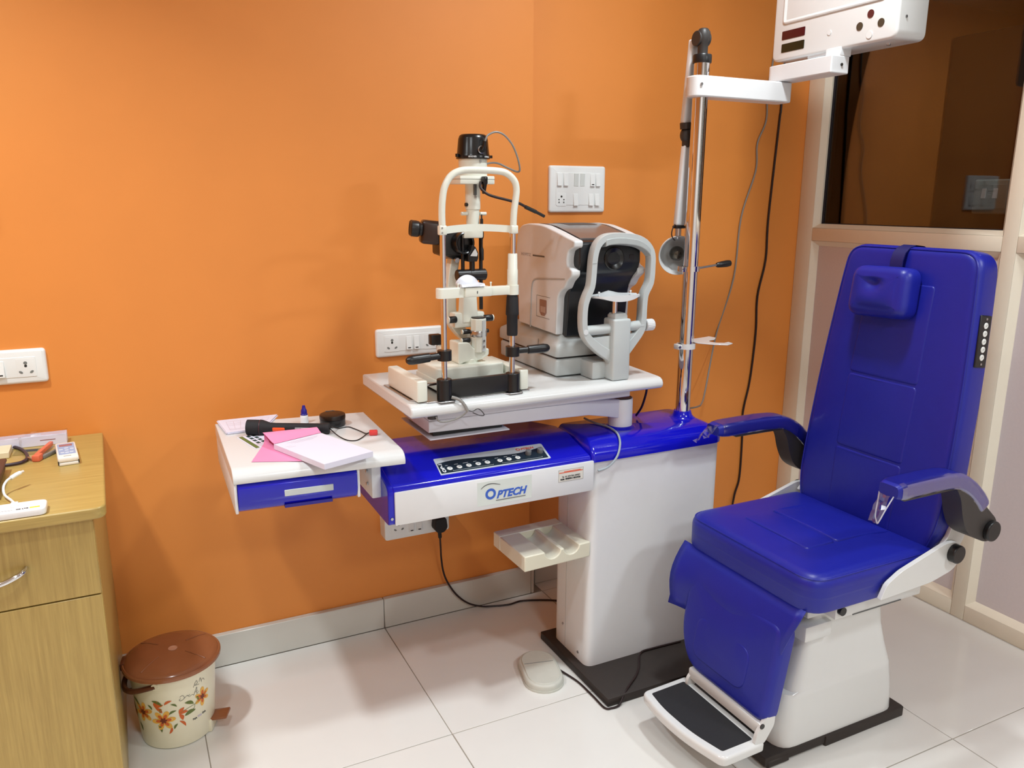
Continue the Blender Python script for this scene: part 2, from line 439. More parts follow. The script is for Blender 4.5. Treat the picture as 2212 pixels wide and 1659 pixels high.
# switch plate on the cupboard door in the dark room
def wall_frame(y):      # local x along the wall, local y up, local z out of the wall into the room
    return lambda a, b, h: (a, y - h, b)
def switch_plate(name, x0, x1, z0, z1, fn, label, depth=0.012, switches=(), sockets5=(), sockets3=(), loc=None, group=None, m=None):
    c = fn((x0 + x1) / 2, (z0 + z1) / 2, 0)
    t = Thing(name, c, label, 'switch plate', group)
    mp_ = m or PLATEW
    t.part('plate', MB().puff(rrect(x0, x1, z0, z1, 0.010), depth, 0.008 if depth < 0.03 else 0.004, fn), mp_)
    W = x1 - x0; Hh = z1 - z0
    t.part('module_frame', MB().puff(rrect(x0 + 0.11 * W, x1 - 0.11 * W, z0 + 0.16 * Hh if Hh > 0.12 else z0 + 0.2 * Hh, z1 - 0.15 * Hh if Hh > 0.12 else z1 - 0.22 * Hh, 0.002), depth + 0.0012, 0.0008, fn, back=False), mp_)
    d = depth + 0.001
    for (fx, fz, w, h, state) in switches:
        cx = x0 + fx * W; cz = z0 + fz * Hh
        hi, lo = (0.0015, 0.0065) if state != 'off' else (0.003, 0.0012)
        # rocker: a wedge standing proud at its lower end
        r = [fn(cx - w / 2, cz - h / 2, d), fn(cx + w / 2, cz - h / 2, d), fn(cx + w / 2, cz + h / 2, d), fn(cx - w / 2, cz + h / 2, d)]
        q = [fn(cx - w / 2, cz - h / 2, d + lo), fn(cx + w / 2, cz - h / 2, d + lo), fn(cx + w / 2, cz + h / 2, d + hi), fn(cx - w / 2, cz + h / 2, d + hi)]
        sw = t.part('switch', MB().loft([r, q]), PLATEG if state == 'off' else PLATEW, bevel=0.0008)
        if state in ('mark', 'off_mark'):
            zz = cz - h * 0.36
            e = d + (lo if state == 'mark' else lo) + 0.0002
            t.part('indicator', MB().add([fn(cx - w * .27, zz - .0016, e), fn(cx + w * .27, zz - .0016, e), fn(cx + w * .27, zz + .0016, e - .0003), fn(cx - w * .27, zz + .0016, e - .0003)], [(0, 1, 2, 3)]), HOLE, sw)
    def hole(a, b, r, mm, sx=1.0, rot=0.0):
        ring = [(a + r * sx * math.cos(k * math.pi / 6) * math.cos(rot) - r * math.sin(k * math.pi / 6) * math.sin(rot), b + r * sx * math.cos(k * math.pi / 6) * math.sin(rot) + r * math.sin(k * math.pi / 6) * math.cos(rot)) for k in range(12)]
        return MB().loft([[fn(p, q, d + 0.0004) for p, q in ring], [fn(p, q, d + 0.0009) for p, q in ring]])
    for fx, fz in sockets3:
        cx = x0 + fx * W; cz = z0 + fz * Hh
        s_ = t.part('socket', MB().puff(rrect(cx - .021, cx + .021, cz - .024, cz + .024, .002), d + 0.0004, 0.0003, fn, back=False), mp_)
        t.part('earth_hole', merge(hole(cx, cz + .0125, .0044, HOLEG)), HOLEG, s_)
        t.part('earth_hole', hole(cx, cz + .0048, .0034, HOLE), HOLE, s_)
        for sg in (-1, 1):
            t.part('pin_hole', hole(cx + sg * .0122, cz - .0115, .003, HOLEG, 1.7, -sg * -0.6), HOLEG, s_)
    for fx, fz in sockets5:
        cx = x0 + fx * W; cz = z0 + fz * Hh
        s_ = t.part('socket', MB().puff(rrect(cx - .018, cx + .018, cz - .022, cz + .022, .002), d + 0.0004, 0.0003, fn, back=False), mp_)
        t.part('earth_hole', hole(cx, cz + .0098, .0036, HOLE), HOLE, s_)
        for sg in (-1, 1):
            t.part('pin_hole', hole(cx + sg * .0096, cz - .0004, .0023, HOLE), HOLE, s_)
            t.part('pin_hole', hole(cx + sg * .0092, cz - .0095, .0029, HOLEG), HOLEG, s_)
    return t
FW = wall_frame(0.0); FW2 = wall_frame(0.06)
sw_u = dict(w=0.0185, h=0.0415)
U = [(.165, .71), (.275, .71)]
switch_plate('switch_plate', 1.334, 1.557, 1.363, 1.519, FW2, 'large two-row white switch plate on the orange wall above the grey desktop eye tester',
    switches=[(.166, .705, .0175, .042, 'on'), (.277, .705, .0175, .042, 'on'), (.463, .70, .0175, .042, 'off'), (.575, .70, .0175, .042, 'off'), (.752, .70, .0175, .042, 'off_mark'), (.852, .70, .0175, .042, 'on'),
              (.457, .275, .0175, .040, 'on'), (.732, .275, .0175, .040, 'on'), (.842, .275, .0175, .040, 'on')], sockets5=[(.208, .28)])
switch_plate('switch_plate', 0.696, 0.918, 0.923, 1.012, FW, 'long white plate with two sockets and two switches behind the slit lamp table',
    switches=[(.475, .47, .0175, .042, 'mark'), (.588, .47, .0175, .042, 'mark')], sockets3=[(.228, .46), (.806, .46)])
switch_plate('switch_plate', -0.414, -0.192, 0.936, 1.026, FW, 'white socket and switch plate on the orange wall above the wooden desk',
    switches=[(.53, .47, .0175, .042, 'mark'), (.42, .47, .0175, .042, 'mark')], sockets3=[(.785, .47), (.2, .47)])
switch_plate('switch_plate', 0.691, 0.914, 0.325, 0.412, FW, 'deep white surface socket box on the wall under the blue stand', depth=0.05,
    switches=[(.40, .43, .0175, .036, 'off_mark'), (.52, .43, .0175, .036, 'off_mark')], sockets3=[(.21, .52), (.81, .50)])
DKPL = mat('grey_switch_plastic', (150, 170, 165), 0.4)
switch_plate('switch_plate', 0.137, 0.30, 1.352, 1.493, lambda a, b, h: (3.284 - h, -a, b), 'pale switch plate seen dimly through the dark window glass', m=DKPL,
    switches=[(.3, .6, .018, .04, 'on'), (.6, .6, .018, .04, 'on')])

# ------------------------------------------------------------------ refraction unit (column and beam)
ru = Thing('refraction_unit', (1.39, -0.45, 0.0), 'white column with glossy blue top and long white and blue control beam', 'instrument stand')
ru.part('base_plate', MB().rbox(1.128, 1.80, -0.712, -0.306, 0.0, 0.026, 0.003, 2), BROWNP)
colm = MB().loft([rect3(1.155, 1.622, -0.55, -0.345, z, 0.028, 6) for z in (0.026, 0.69)])
cbody = ru.part('column', colm, WHITE)
ru.part('side_seam', MB().box(1.1541, 1.1552, -0.4215, -0.4195, 0.03, 0.60), mat('pale_seam', (186, 184, 180), 0.5), cbody)
for y, z in ((-0.405, 0.10), (-0.50, 0.052)):
    ru.part('screw', MB().cyl((1.156, y, z), (1.1525, y, z), 0.004, n=10), STEEL, cbody)
# blue moulded top of the column: stacked insets give the soft shoulder
def cap_ring(d, z, yb=0.0):
    return [(a, b, z) for a, b in rpoly([(1.150 + d * 0.35, -0.560 + d), (1.632 - d * 0.8, -0.560 + d), (1.632 - d * 0.8, -0.338), (1.150 + d * 0.35, -0.338)], [0.012, 0.05, 0.02, 0.012], 6)]
capb = ru.part('blue_top', MB().loft([cap_ring(0.012, 0.676), cap_ring(0.0, 0.681), cap_ring(0.0, 0.697), cap_ring(0.003, 0.706), cap_ring(0.012, 0.717), cap_ring(0.028, 0.728), cap_ring(0.045, 0.735), cap_ring(0.062, 0.738)]), BLUEG, angle=60)
ru.part('pole_flare', MB().lathe([(0.042, 0.0), (0.036, 0.004), (0.03, 0.012), (0.0265, 0.024), (0.0245, 0.024)], (1.557, -0.437, 0.7365), n=28), BLUEG, capb, angle=60)
ru.part('hub_flare', MB().lathe([(0.05, 0.0), (0.045, 0.003), (0.041, 0.008), (0.036, 0.008)], (1.32, -0.44, 0.7365), n=28), BLUEG, capb, angle=60)
# beam: lofted section along x, its back edge drawn in towards the column
def beam(x, yb):
    P = [(-0.553, 0.598), (-0.555, 0.690), (-0.5525, 0.697), (-0.546, 0.7015), (-0.536, 0.7045), (-0.450, 0.7255), (-0.436, 0.731), (-0.42, 0.7345), (-0.40, 0.7355), (yb - 0.012, 0.7355), (yb - 0.003, 0.732), (yb, 0.722), (yb + 0.0, 0.606), (yb - 0.01, 0.598)]
    return [(x, y, z) for y, z in P]
bmb = ru.part('beam', MB().loft([beam(0.563, -0.25), beam(1.10, -0.25), beam(1.152, -0.346)]), BLUEG, bevel=0.008, angle=50)
ru.part('end_cheek', MB().prism(rpoly([(-0.556, 0.598), (-0.25, 0.598), (-0.25, 0.733), (-0.42, 0.735), (-0.45, 0.7265), (-0.556, 0.70)], [0.014, 0.02, 0.01, 0.02, 0.03, 0.022], 5), lambda a, b, h: (h, a, b), 0.552, 0.5685), BLUEG, bmb, bevel=0.003)
ru.part('screw', MB().cyl((0.5605, -0.5555, 0.618), (0.5605, -0.5585, 0.618), 0.0038, n=12), STEEL, bmb)
fp = ru.part('front_panel', MB().rbox(0.5685, 1.157, -0.5595, -0.552, 0.598, 0.6875, 0.003, 2), WHITE)
# logo on its clear sticker
YF = -0.5598
lg = ru.part('logo_sticker', MB().box(0.795, 0.957, YF - 0.0002, YF + 0.0003, 0.611, 0.678), mat('clear_sticker', (214, 222, 218), 0.3, noise=0.005), fp)
def ring2(cx, cz, ro, ri, y, n=36):
    m = MB()
    a = [(cx + ro * math.cos(2 * math.pi * k / n), y, cz + ro * math.sin(2 * math.pi * k / n)) for k in range(n)]
    b = [(cx + ri * math.cos(2 * math.pi * k / n), y, cz + ri * math.sin(2 * math.pi * k / n)) for k in range(n)]
    return m.loft([a, b], True, False, False)
def arc_strip(pts, w, y):
    P = spline([(p[0], 0, p[1]) for p in pts], 8); L = []; R_ = []
    for i, p in enumerate(P):
        t = (P[min(i + 1, len(P) - 1)] - P[max(0, i - 1)]).normalized(); k = i / (len(P) - 1); ww = w * (0.35 + 1.2 * math.sin(math.pi * min(k * 0.8 + 0.1, 1)))
        nrm = Vector((-t.z, 0, t.x)); L.append((p.x + nrm.x * ww, y, p.z + nrm.z * ww)); R_.append((p.x - nrm.x * ww, y, p.z - nrm.z * ww))
    return MB().loft([L, R_], False)
YL = YF - 0.0006
ru.part('logo_letters', merge(text_mb('PTECH', 0.029, (0.8505, YL, 0.6265), (1, 0, 0.012), (0, 0, 1), 0.0011, 0.3, width=0.092), ring2(0.8335, 0.6415, 0.0155, 0.0085, YL)), INKB, lg)
ru.part('logo_lines', merge(arc_strip([(0.805, 0.659), (0.818, 0.6675), (0.838, 0.670), (0.862, 0.664)], 0.0009, YL), MB().box(0.849, 0.938, YL - 0.0002, YL, 0.6195, 0.6215)), INKG, lg)
st = ru.part('dealer_sticker', MB().box(1.041, 1.121, YF - 0.0002, YF + 0.0003, 0.6405, 0.6755), mat('white_sticker', (222, 220, 212), 0.4), fp)
ru.part('sticker_edge', merge(*[MB().box(*a, YF - 0.0004, YF - 0.0002, *b) for a, b in (((1.041, 1.121), (0.6405, 0.6411)), ((1.041, 1.121), (0.6749, 0.6755)), ((1.041, 1.0416), (0.6405, 0.6755)), ((1.1204, 1.121), (0.6405, 0.6755)))]), INKG, st)
rl = MB(); kl = MB()
rl.box(1.043, 1.119, YF - 0.0004, YF - 0.0002, 0.6655, 0.668); rl.box(1.058, 1.112, YF - 0.0004, YF - 0.0002, 0.6685, 0.6705)
ru.part('sticker_band', rl, INKO, st)
ru.part('sticker_print', merge(text_mb('Tel. : 011 2574 7014, 23974571', 0.0065, (1.052, YL, 0.6525), (1, 0, 0), (0, 0, 1), 0.0, width=0.058), text_mb('Mobile : 9899899517, 9810197258', 0.0065, (1.047, YL, 0.6455), (1, 0, 0), (0, 0, 1), 0.0002, width=0.064)), INKK, st)
# control panel on the sloping face
cp0 = Vector((0.0, -0.5345, 0.7056)); cpd = Vector((0, 0.0845, 0.0204)).normalized(); cpn = Vector((0, -cpd.z, cpd.y))
def CP(x, t, h=0.0):
    p = cp0 + cpd * t + cpn * h; return (x, p.y, p.z)
cpl = ru.part('control_panel', MB().prism(rpoly([(0.703, 0.0), (1.030, 0.0), (1.040, 0.080), (0.711, 0.080)], [0.003, 0.003, 0.008, 0.003]), lambda a, b, h: CP(a, b, h), -0.002, 0.0012), mat('silver_panel', (206, 214, 218), 0.3), bmb)
wave = [(0.7065, 0.0045), (1.0245, 0.0045)]
wk = spline([(1.0, 0, .78), (.9, 0, .68), (.75, 0, .59), (.6, 0, .615), (.4, 0, .69), (.2, 0, .755), (.08, 0, .735), (.0, 0, .66)], 4)
for p in wk: wave.append((0.7065 + 0.008 * p.z + (1.0245 + 0.008 * p.z - 0.7065 - 0.008 * p.z) * p.x, 0.080 * p.z))
pan = ru.part('dark_field', MB().prism(wave, lambda a, b, h: CP(a, b, h), 0.0012, 0.0016), mat('dark_panel_film', (30, 44, 54), 0.25), cpl)
btn = mesh_of(MB().lathe([(0.0076, 0), (0.0076, 0.0008), (0.0066, 0.0014), (0.0, 0.0016)], (0, 0, 0), cpn, 20), mat('white_button', (232, 234, 232), 0.3))
icon = mesh_of(merge(*[MB([Matrix()][0]).add([tuple(Vector((x, 0, 0)) + cpd * y + cpn * 0.0018) for x, y in ((a, c), (b, c), (b, d), (a, d))], [(0, 1, 2, 3)]) for a, b, c, d in ((-.0022, .0012, -.0004, .0016), (-.0006, .0026, -.0026, -.0006))]), INKG)
bx = [0.737, 0.7645, 0.792, 0.8195, 0.847, 0.884, 0.9115, 0.939]
bt = [0.0235, 0.0240, 0.0245, 0.0250, 0.0255, 0.0245, 0.0250, 0.0255]
for x, t in zip(bx, bt):
    ru.put('button', btn, CP(x, t, 0.0016), cpl); ru.put('button_icon', icon, CP(x, t, 0.0016), cpl)
for x, t in ((0.976, 0.035), (1.0135, 0.036)):
    k = MB().lathe([(0.0088, 0), (0.0085, 0.011), (0.0078, 0.0125), (0, 0.0128)], CP(x, t, 0.0012), cpn, 20)
    ru.part('knob', k, mat('grey_knob', (112, 114, 116), 0.4), cpl)
prt = text_mb('OP-1', 0.0125, CP(0.7225, 0.008, 0.0019), tuple(cpd), (-1, 0, 0), 0.0005, width=0.042)
for x, w in zip(bx, (0.007, 0.011, 0.015, 0.009, 0.01, 0.01, 0.01, 0.014)):
    prt = merge(prt, MB().prism([(x - w / 2 - 0.004, 0.0385), (x + w / 2 - 0.004, 0.0385), (x + w / 2 - 0.004, 0.0398), (x - w / 2 - 0.004, 0.0398)], CP, 0.0016, 0.0018))
for a, b in ((0.742, 0.858), (0.886, 1.008)):
    for q in (((a, 0.0100), (b, 0.0100), (b, 0.0106), (a, 0.0106)), ((a, 0.0100), (a + .0008, 0.0100), (a + .0008, 0.013), (a, 0.013)), ((b, 0.0100), (b + .0008, 0.0100), (b + .0008, 0.013), (b, 0.013))):
        prt = merge(prt, MB().prism(list(q), CP, 0.0016, 0.0018))
ru.part('panel_print', prt, INKW, cpl)
n36 = 30
def cpring(cx, ct, ro, ri):
    return MB().loft([[CP(cx + r_ * math.cos(2 * math.pi * k / n36), ct + r_ * math.sin(2 * math.pi * k / n36), 0.0015) for k in range(n36)] for r_ in (ro, ri)], True, False, False)
ru.part('panel_logo', merge(text_mb('PTECH', 0.0125, CP(0.966, 0.0605, 0.0016), (1, 0, 0), tuple(cpd), 0.0004, 0.3, width=0.042), cpring(0.9585, 0.0655, 0.0066, 0.0035)), INKO, cpl)
# swing bracket at the beam's left end, carrying the drawer table
br = ru.part('swing_bracket', MB().rbox(0.528, 0.5535, -0.498, -0.33, 0.657, 0.762, 0.004, 2), WHITE)
for z in (0.722, 0.688):
    ru.part('bolt', MB().cyl((0.5275, -0.463, z), (0.523, -0.463, z), 0.005, n=6), STEEL, br)
# ivory hand-piece tray fixed to the column
TY = [(0.0, 0.0), (0.222, 0.0), (0.222, 0.046), (0.182, 0.046)]
def gro(cx, r, n=7):
    return [(cx + r * math.cos(a), 0.046 - 0.9 * r * math.sin(a)) for a in [math.pi * k / n for k in range(n + 1)]]
tprof = [(0.0, 0.0), (0.226, 0.0), (0.226, 0.046), (0.190, 0.046)] + gro(0.160, 0.027) + [(0.128, 0.0445)] + gro(0.095, 0.027) + [(0.060, 0.046), (0.0, 0.046)]
def tray_fn(a, b, h):
    y = -0.555 + h * 0.2
    return (0.936 + a * 0.974 + (1 - h) * 0.004, y - 0.06 * 0 + a * 0.045, 0.388 + b)
tr_ = ru.part('handpiece_tray', merge(MB().prism(tprof, tray_fn, 0.0, 0.78), MB().prism([(0, 0), (0.226, 0), (0.226, 0.046), (0, 0.046)], tray_fn, 0.78, 1.0)), CREAMT, bevel=0.003, angle=30)

# ------------------------------------------------------------------ drawer table on the swing bracket
class DTB(MB):
    # table coordinates (along the front, back from the front) laid over the table's own four corners
    C4 = ((0.188, -0.556), (0.592, -0.582), (0.603, -0.172), (0.198, -0.120))
    def add(s, vs, fs):
        out = []
        for x, y, z in vs:
            u, v = x / 0.405, y / 0.41
            a, b, c, d = DTB.C4
            out.append(tuple((1 - u) * (1 - v) * a[i] + u * (1 - v) * b[i] + u * v * c[i] + (1 - u) * v * d[i] for i in (0, 1)) + (z,))
        return MB.add(s, out, fs)
dt = Thing('drawer_table', (0.39, -0.37, 0.66), 'white side table with a blue drawer hung at the end of the beam', 'drawer table')
prof = [(0.41, 0.768), (0.41, 0.80), (0.030, 0.80), (0.018, 0.7985), (0.008, 0.794), (0.001, 0.7865), (-0.002, 0.7775), (0.0, 0.768)]
dt.part('tabletop', DTB().prism(prof, lambda a, b, h: (h, a, b), 0.0, 0.405), WHITET, bevel=0.0015)
dt.part('drawer_case', merge(DTB().rbox(0.001, 0.008, 0.004, 0.405, 0.6945, 0.768, 0.002, 2), DTB().rbox(0.285, 0.292, 0.006, 0.405, 0.6955, 0.768, 0.002, 2), DTB().box(0.008, 0.285, 0.03, 0.405, 0.6925, 0.6965), DTB().box(0.008, 0.285, 0.398, 0.405, 0.693, 0.768)), WHITE)
dp = [(0.03, 0.7665), (0.008, 0.7665), (0.0, 0.758), (0.0, 0.722), (0.010, 0.702), (0.020, 0.6945), (0.03, 0.6945)]
dr = dt.part('drawer', DTB().prism(dp, lambda a, b, h: (h, a, b), 0.0085, 0.2845), BLUEG, bevel=0.0015)
dt.part('handle_recess', DTB().rbox(0.112, 0.226, -0.0012, 0.004, 0.725, 0.741, 0.001, 1), mat('pale_grey_recess', (196, 206, 206), 0.4), dr)
dt.part('finger_notch', DTB().box(0.112, 0.224, 0.006, 0.02, 0.694, 0.702), NAVY, dr)
dt.part('mount_plate', DTB().rbox(0.285, 0.402, 0.03, 0.26, 0.7625, 0.768, 0.001, 1), WHITE)

# ------------------------------------------------------------------ swing table for the instruments
sg = Thing('swing_table', (1.32, -0.44, 0.738), 'long white table on a swing arm carrying both eye instruments', 'instrument table')
tp = [(-0.115, 0.868), (-0.115, 0.90), (-0.518, 0.90), (-0.530, 0.8985), (-0.540, 0.893), (-0.545, 0.884), (-0.544, 0.874), (-0.536, 0.868)]
sg.part('tabletop', MB().prism(tp, lambda a, b, h: ((0.620 - 0.004 * (a + 0.112) / 0.43) if h == 0 else (1.428 + 0.024 * (a + 0.112) / 0.43), a + (0.009 * h * -(a + .112) / .43), b), 0, 1), WHITET, bevel=0.004)
sg.part('under_box', MB().rbox(0.684, 1.31, -0.503, -0.20, 0.846, 0.868, 0.002, 1), GREYT)
def armsec(x, y0, y1, z0, z1): return [(x, y, z) for y, z in rrect(y0, y1, z0, z1, 0.004, 3)]
sg.part('swing_arm', MB().loft([armsec(0.684, -0.503, -0.30, 0.814, 0.846), armsec(1.00, -0.503, -0.30, 0.8085, 0.846), armsec(1.10, -0.500, -0.34, 0.805, 0.8455), armsec(1.18, -0.486, -0.38, 0.799, 0.843), armsec(1.25, -0.472, -0.408, 0.783, 0.836), armsec(1.29, -0.468, -0.412, 0.773, 0.830), armsec(1.312, -0.467, -0.413, 0.771, 0.828)]), GREYT, angle=50)
sg.part('slide_plate', MB().rbox(0.682, 0.912, -0.515, -0.28, 0.797, 0.8005, 0.001, 1), GREYT)
sg.part('slide_block', MB().box(0.70, 0.90, -0.49, -0.30, 0.80, 0.815), BLACKP)
hb = sg.part('hub', MB().lathe([(0.0365, 0), (0.0365, 0.088), (0.0355, 0.090), (0.0, 0.090)], (1.32, -0.44, 0.738), n=40), WHITE)
sg.part('hub_cap', MB().lathe([(0.0335, 0), (0.033, 0.002), (0.0, 0.0025)], (1.32, -0.44, 0.828), n=40), BLACKP, hb)
sg.part('cable_grommet', MB().cyl((1.40, -0.46, 0.858), (1.40, -0.46, 0.868), 0.014, n=16), GREYD)
sg.part('cable_grommet', MB().cyl((0.690, -0.515, 0.856), (0.690, -0.515, 0.868), 0.013, n=16), GREYD)

# ------------------------------------------------------------------ equipment pole
POLE = Vector((1.557, -0.437, 0.738))
ep = Thing('equipment_pole', POLE, 'tall chrome pole rising from the blue column top', 'pole')
ep.part('tube', MB().cyl((1.557, -0.437, 0.738), (1.560, -0.438, 1.80), 0.0225, n=40), CHROME)
ep.part('top_collar', MB().lathe([(0.0225, 0), (0.0262, 0.0005), (0.0268, 0.003), (0.0268, 0.021), (0.0255, 0.0235), (0.0, 0.0235)], (1.560, -0.438, 1.788), n=36), BLACKP)
def clamp(z, m, h=0.016):
    return merge(MB().lathe([(0.0226, 0), (0.0285, 0.0005), (0.0285, h), (0.0226, h)], (1.558, -0.437, z), n=36, cap0=False, cap1=False), MB().rbox(1.519, 1.538, -0.449, -0.425, z, z + h, 0.002, 2))
cl = ep.part('lever_clamp', clamp(1.196, CHROME), CHROME)
ep.part('clamp_screw', MB().cyl((1.524, -0.4495, 1.204), (1.524, -0.452, 1.204), 0.0042, n=12), STEEL, cl)
ep.part('lever_rod', MB().cyl((1.584, -0.437, 1.204), (1.664, -0.437, 1.212), 0.0036, n=12), STEEL, cl)
ep.part('lever_grip', MB().lathe([(0.005, 0), (0.0078, 0.004), (0.0095, 0.02), (0.0108, 0.04), (0.0095, 0.053), (0.004, 0.056)], (1.658, -0.437, 1.2112), (0.995, 0, 0.08), 20), BLACKP, cl)
ch = ep.part('holder_clamp', clamp(0.958, WHITEG), WHITEG)
ep.part('clamp_screw', MB().cyl((1.524, -0.4495, 0.966), (1.524, -0.452, 0.966), 0.0042, n=12), STEEL, ch)
hol = [(1.575, -0.470), (1.605, -0.512), (1.638, -0.535), (1.668, -0.522), (1.672, -0.498), (1.648, -0.506), (1.628, -0.494), (1.622, -0.470), (1.640, -0.448), (1.664, -0.442), (1.688, -0.420), (1.684, -0.392), (1.66, -0.398), (1.62, -0.405), (1.578, -0.41)]
ep.part('handpiece_holder', MB().prism(hol, lambda a, b, h: (a, b, h), 0.977, 0.980), WHITEG, ch, bevel=0.0008)

# ------------------------------------------------------------------ overhead chart box with its two arms
cb = Thing('chart_box', (1.92, -0.60, 1.82), 'large white overhead instrument box with red and green windows on two white arms', 'chart projector')
arm1 = rpoly([(1.520, -0.468), (1.885, -0.468), (1.885, -0.406), (1.520, -0.406)], [0.03, 0.012, 0.012, 0.03], 6)
cb.part('lower_arm', MB().prism(arm1, lambda a, b, h: (a, b, h), 1.695, 1.753), WHITE, bevel=0.004)
cb.part('arm_screw', MB().cyl((1.538, -0.468, 1.728), (1.538, -0.471, 1.728), 0.004, n=12), STEEL)
cb.part('arm_joint', MB().cyl((1.862, -0.437, 1.750), (1.862, -0.437, 1.758), 0.022, n=24), STEEL)
arm2 = rpoly([(1.836, -0.655), (1.905, -0.655), (1.905, -0.405), (1.836, -0.405)], [0.004, 0.004, 0.02, 0.02], 5)
cb.part('upper_arm', MB().prism(arm2, lambda a, b, h: (a, b, h), 1.7545, 1.802), WHITE, bevel=0.003)
cb.part('arm_screw', MB().cyl((1.875, -0.655, 1.778), (1.875, -0.658, 1.778), 0.004, n=12), HOLE)
cb.part('box_mount', merge(MB().rbox(1.868, 1.91, -0.655, -0.60, 1.801, 1.826, 0.002, 1), MB().rbox(1.88, 1.95, -0.60, -0.52, 1.812, 1.824, 0.002, 1)), WHITE)
boxo = rrect(-0.832, -0.385, 1.819, 2.17, 0.022, 6)
cb.part('case', MB().puff([(-a, b) for a, b in boxo[::-1]], 0.115, 0.008, lambda a, b, h: (1.985 - h, -a, b), rb=0.01), WHITEG)
FX = 1.870
scr = rrect(0.424, 0.79, 1.921, 2.15, 0.014, 5)
cb.part('screen_rim', MB().loft([[(FX - h, -a, b) for a, b in inset(scr, d)] for d, h in ((0, -0.001), (0.001, 0.0035), (0.0045, 0.0045), (0.0085, 0.0025), (0.012, -0.0005))], True, False, False), WHITEG)
REDW = mat('dark_red_window', (70, 16, 26), 0.15); GRNW = mat('dark_green_window', (26, 34, 20), 0.15)
BORE = mat('dark_olive_lens', (70, 62, 50), 0.2)
def win(y0, y1, z0, z1, r=0.003, h=0.0015):
    return MB().puff([(a, b) for a, b in rrect(-y1, -y0, z0, z1, r)], h, 0.0008, lambda a, b, hh: (FX - hh, -a, b))
cb.part('red_window', win(-0.514, -0.4235, 1.8775, 1.902), REDW)
cb.part('green_window', win(-0.5145, -0.4245, 1.8415, 1.866), GRNW)
for y, z, mm in ((-0.744, 1.893, mat('dark_red_lens', (84, 40, 40), 0.2)), (-0.780, 1.865, BORE), (-0.711, 1.867, BORE)):
    cb.part('lens', MB().cyl((FX + 0.002, y, z), (FX - 0.0015, y, z), 0.0105, n=24), mm)
cb.part('button', MB().cyl((FX + 0.002, -0.746, 1.84), (FX - 0.002, -0.746, 1.84), 0.0095, n=24), WHITEG)
cb.part('button', MB().cyl((FX + 0.002, -0.607, 1.869), (FX - 0.002, -0.607, 1.869), 0.0068, n=24), WHITEG)
cb.part('side_screw', MB().cyl((1.899, -0.832, 1.873), (1.899, -0.834, 1.873), 0.0035, n=10), STEEL)
for y in (-0.56, -0.76):
    cb.part('bottom_screw', MB().cyl((1.93, y, 1.8195), (1.93, y, 1.816), 0.005, n=10), STEEL)

# ------------------------------------------------------------------ jointed examination lamp hanging from the pole top
el = Thing('examination_lamp', (1.560, -0.438, 1.8115), 'jointed white lamp hanging behind the chrome pole with an open round shade', 'lamp')
el.part('top_joint', merge(MB().lathe([(0.0145, 0), (0.0145, 0.03), (0.019, 0.036), (0.019, 0.06), (0.012, 0.070), (0, 0.072)], (1.560, -0.438, 1.8115), n=24), MB().cyl((1.540, -0.430, 1.855), (1.580, -0.430, 1.855), 0.021, n=24)), GREYD, bevel=0.002)
def bar(p0, p1, w, d, m_, name, r=0.006):
    p0 = Vector(p0); p1 = Vector(p1); z = (p1 - p0).normalized(); x = Vector((1, 0, 0)); x = (x - z * x.dot(z)).normalized(); y = z.cross(x)
    Mx = basis(x, y, z, p0)
    return el.part(name, MB(Mx).rbox(-w / 2, w / 2, -d / 2, d / 2, 0, (p1 - p0).length, r, 3), m_)
LY = -0.385
bar((1.558, LY - 0.015, 1.858), (1.553, LY, 1.626), 0.028, 0.022, WHITE, 'upper_arm')
el.part('elbow_joint', merge(MB().ball((1.560, LY, 1.595), 0.021, 20, (1, .9, 1.15)), MB().cyl((1.563, LY, 1.560), (1.562, LY, 1.59), 0.0155, n=20), MB().cyl((1.555, LY, 1.612), (1.553, LY, 1.630), 0.0165, n=20)), GREYD)
bar((1.564, LY, 1.566), (1.548, LY, 1.330), 0.033, 0.022, WHITE, 'lower_arm')
el.part('neck_collar', MB().rbox(1.531, 1.564, LY - 0.012, LY + 0.012, 1.322, 1.331, 0.003, 2), BLACKP)
el.part('neck', merge(MB().cyl((1.546, LY, 1.322), (1.546, LY, 1.300), 0.0095, n=16), MB().ball((1.547, LY + 0.004, 1.298), 0.0095, 12)), STEEL)
# spot shade: open mouth turned towards the camera and the chair
SA = Vector((-0.46, -0.86, -0.14)).normalized(); SC = Vector((1.552, -0.384, 1.240))
el.part('shade', MB().lathe([(0.0, -0.078), (0.018, -0.077), (0.032, -0.070), (0.044, -0.052), (0.056, -0.026), (0.061, 0.0), (0.060, 0.002), (0.057, 0.0), (0.050, -0.024), (0.040, -0.048), (0.028, -0.062), (0.0, -0.066)], SC, SA, 40), WHITEG, angle=60)
el.part('bulb_holder', MB().cyl(SC - SA * 0.066, SC - SA * 0.050, 0.012, n=16), WHITEG)
bulb = el.part('bulb', MB().lathe([(0.0, -0.006), (0.012, -0.008), (0.021, -0.018), (0.0235, -0.030), (0.018, -0.044), (0.011, -0.052)], SC, SA, 24), mat('silvered_bulb_glass', (96, 92, 84), 0.08, metal=0.75))
el.part('neck_wire', MB().tube([(1.533, LY, 1.334), (1.525, LY, 1.322), (1.522, LY, 1.305), (1.528, LY, 1.292), (1.536, LY, 1.287)], 0.0018), BLACKC)
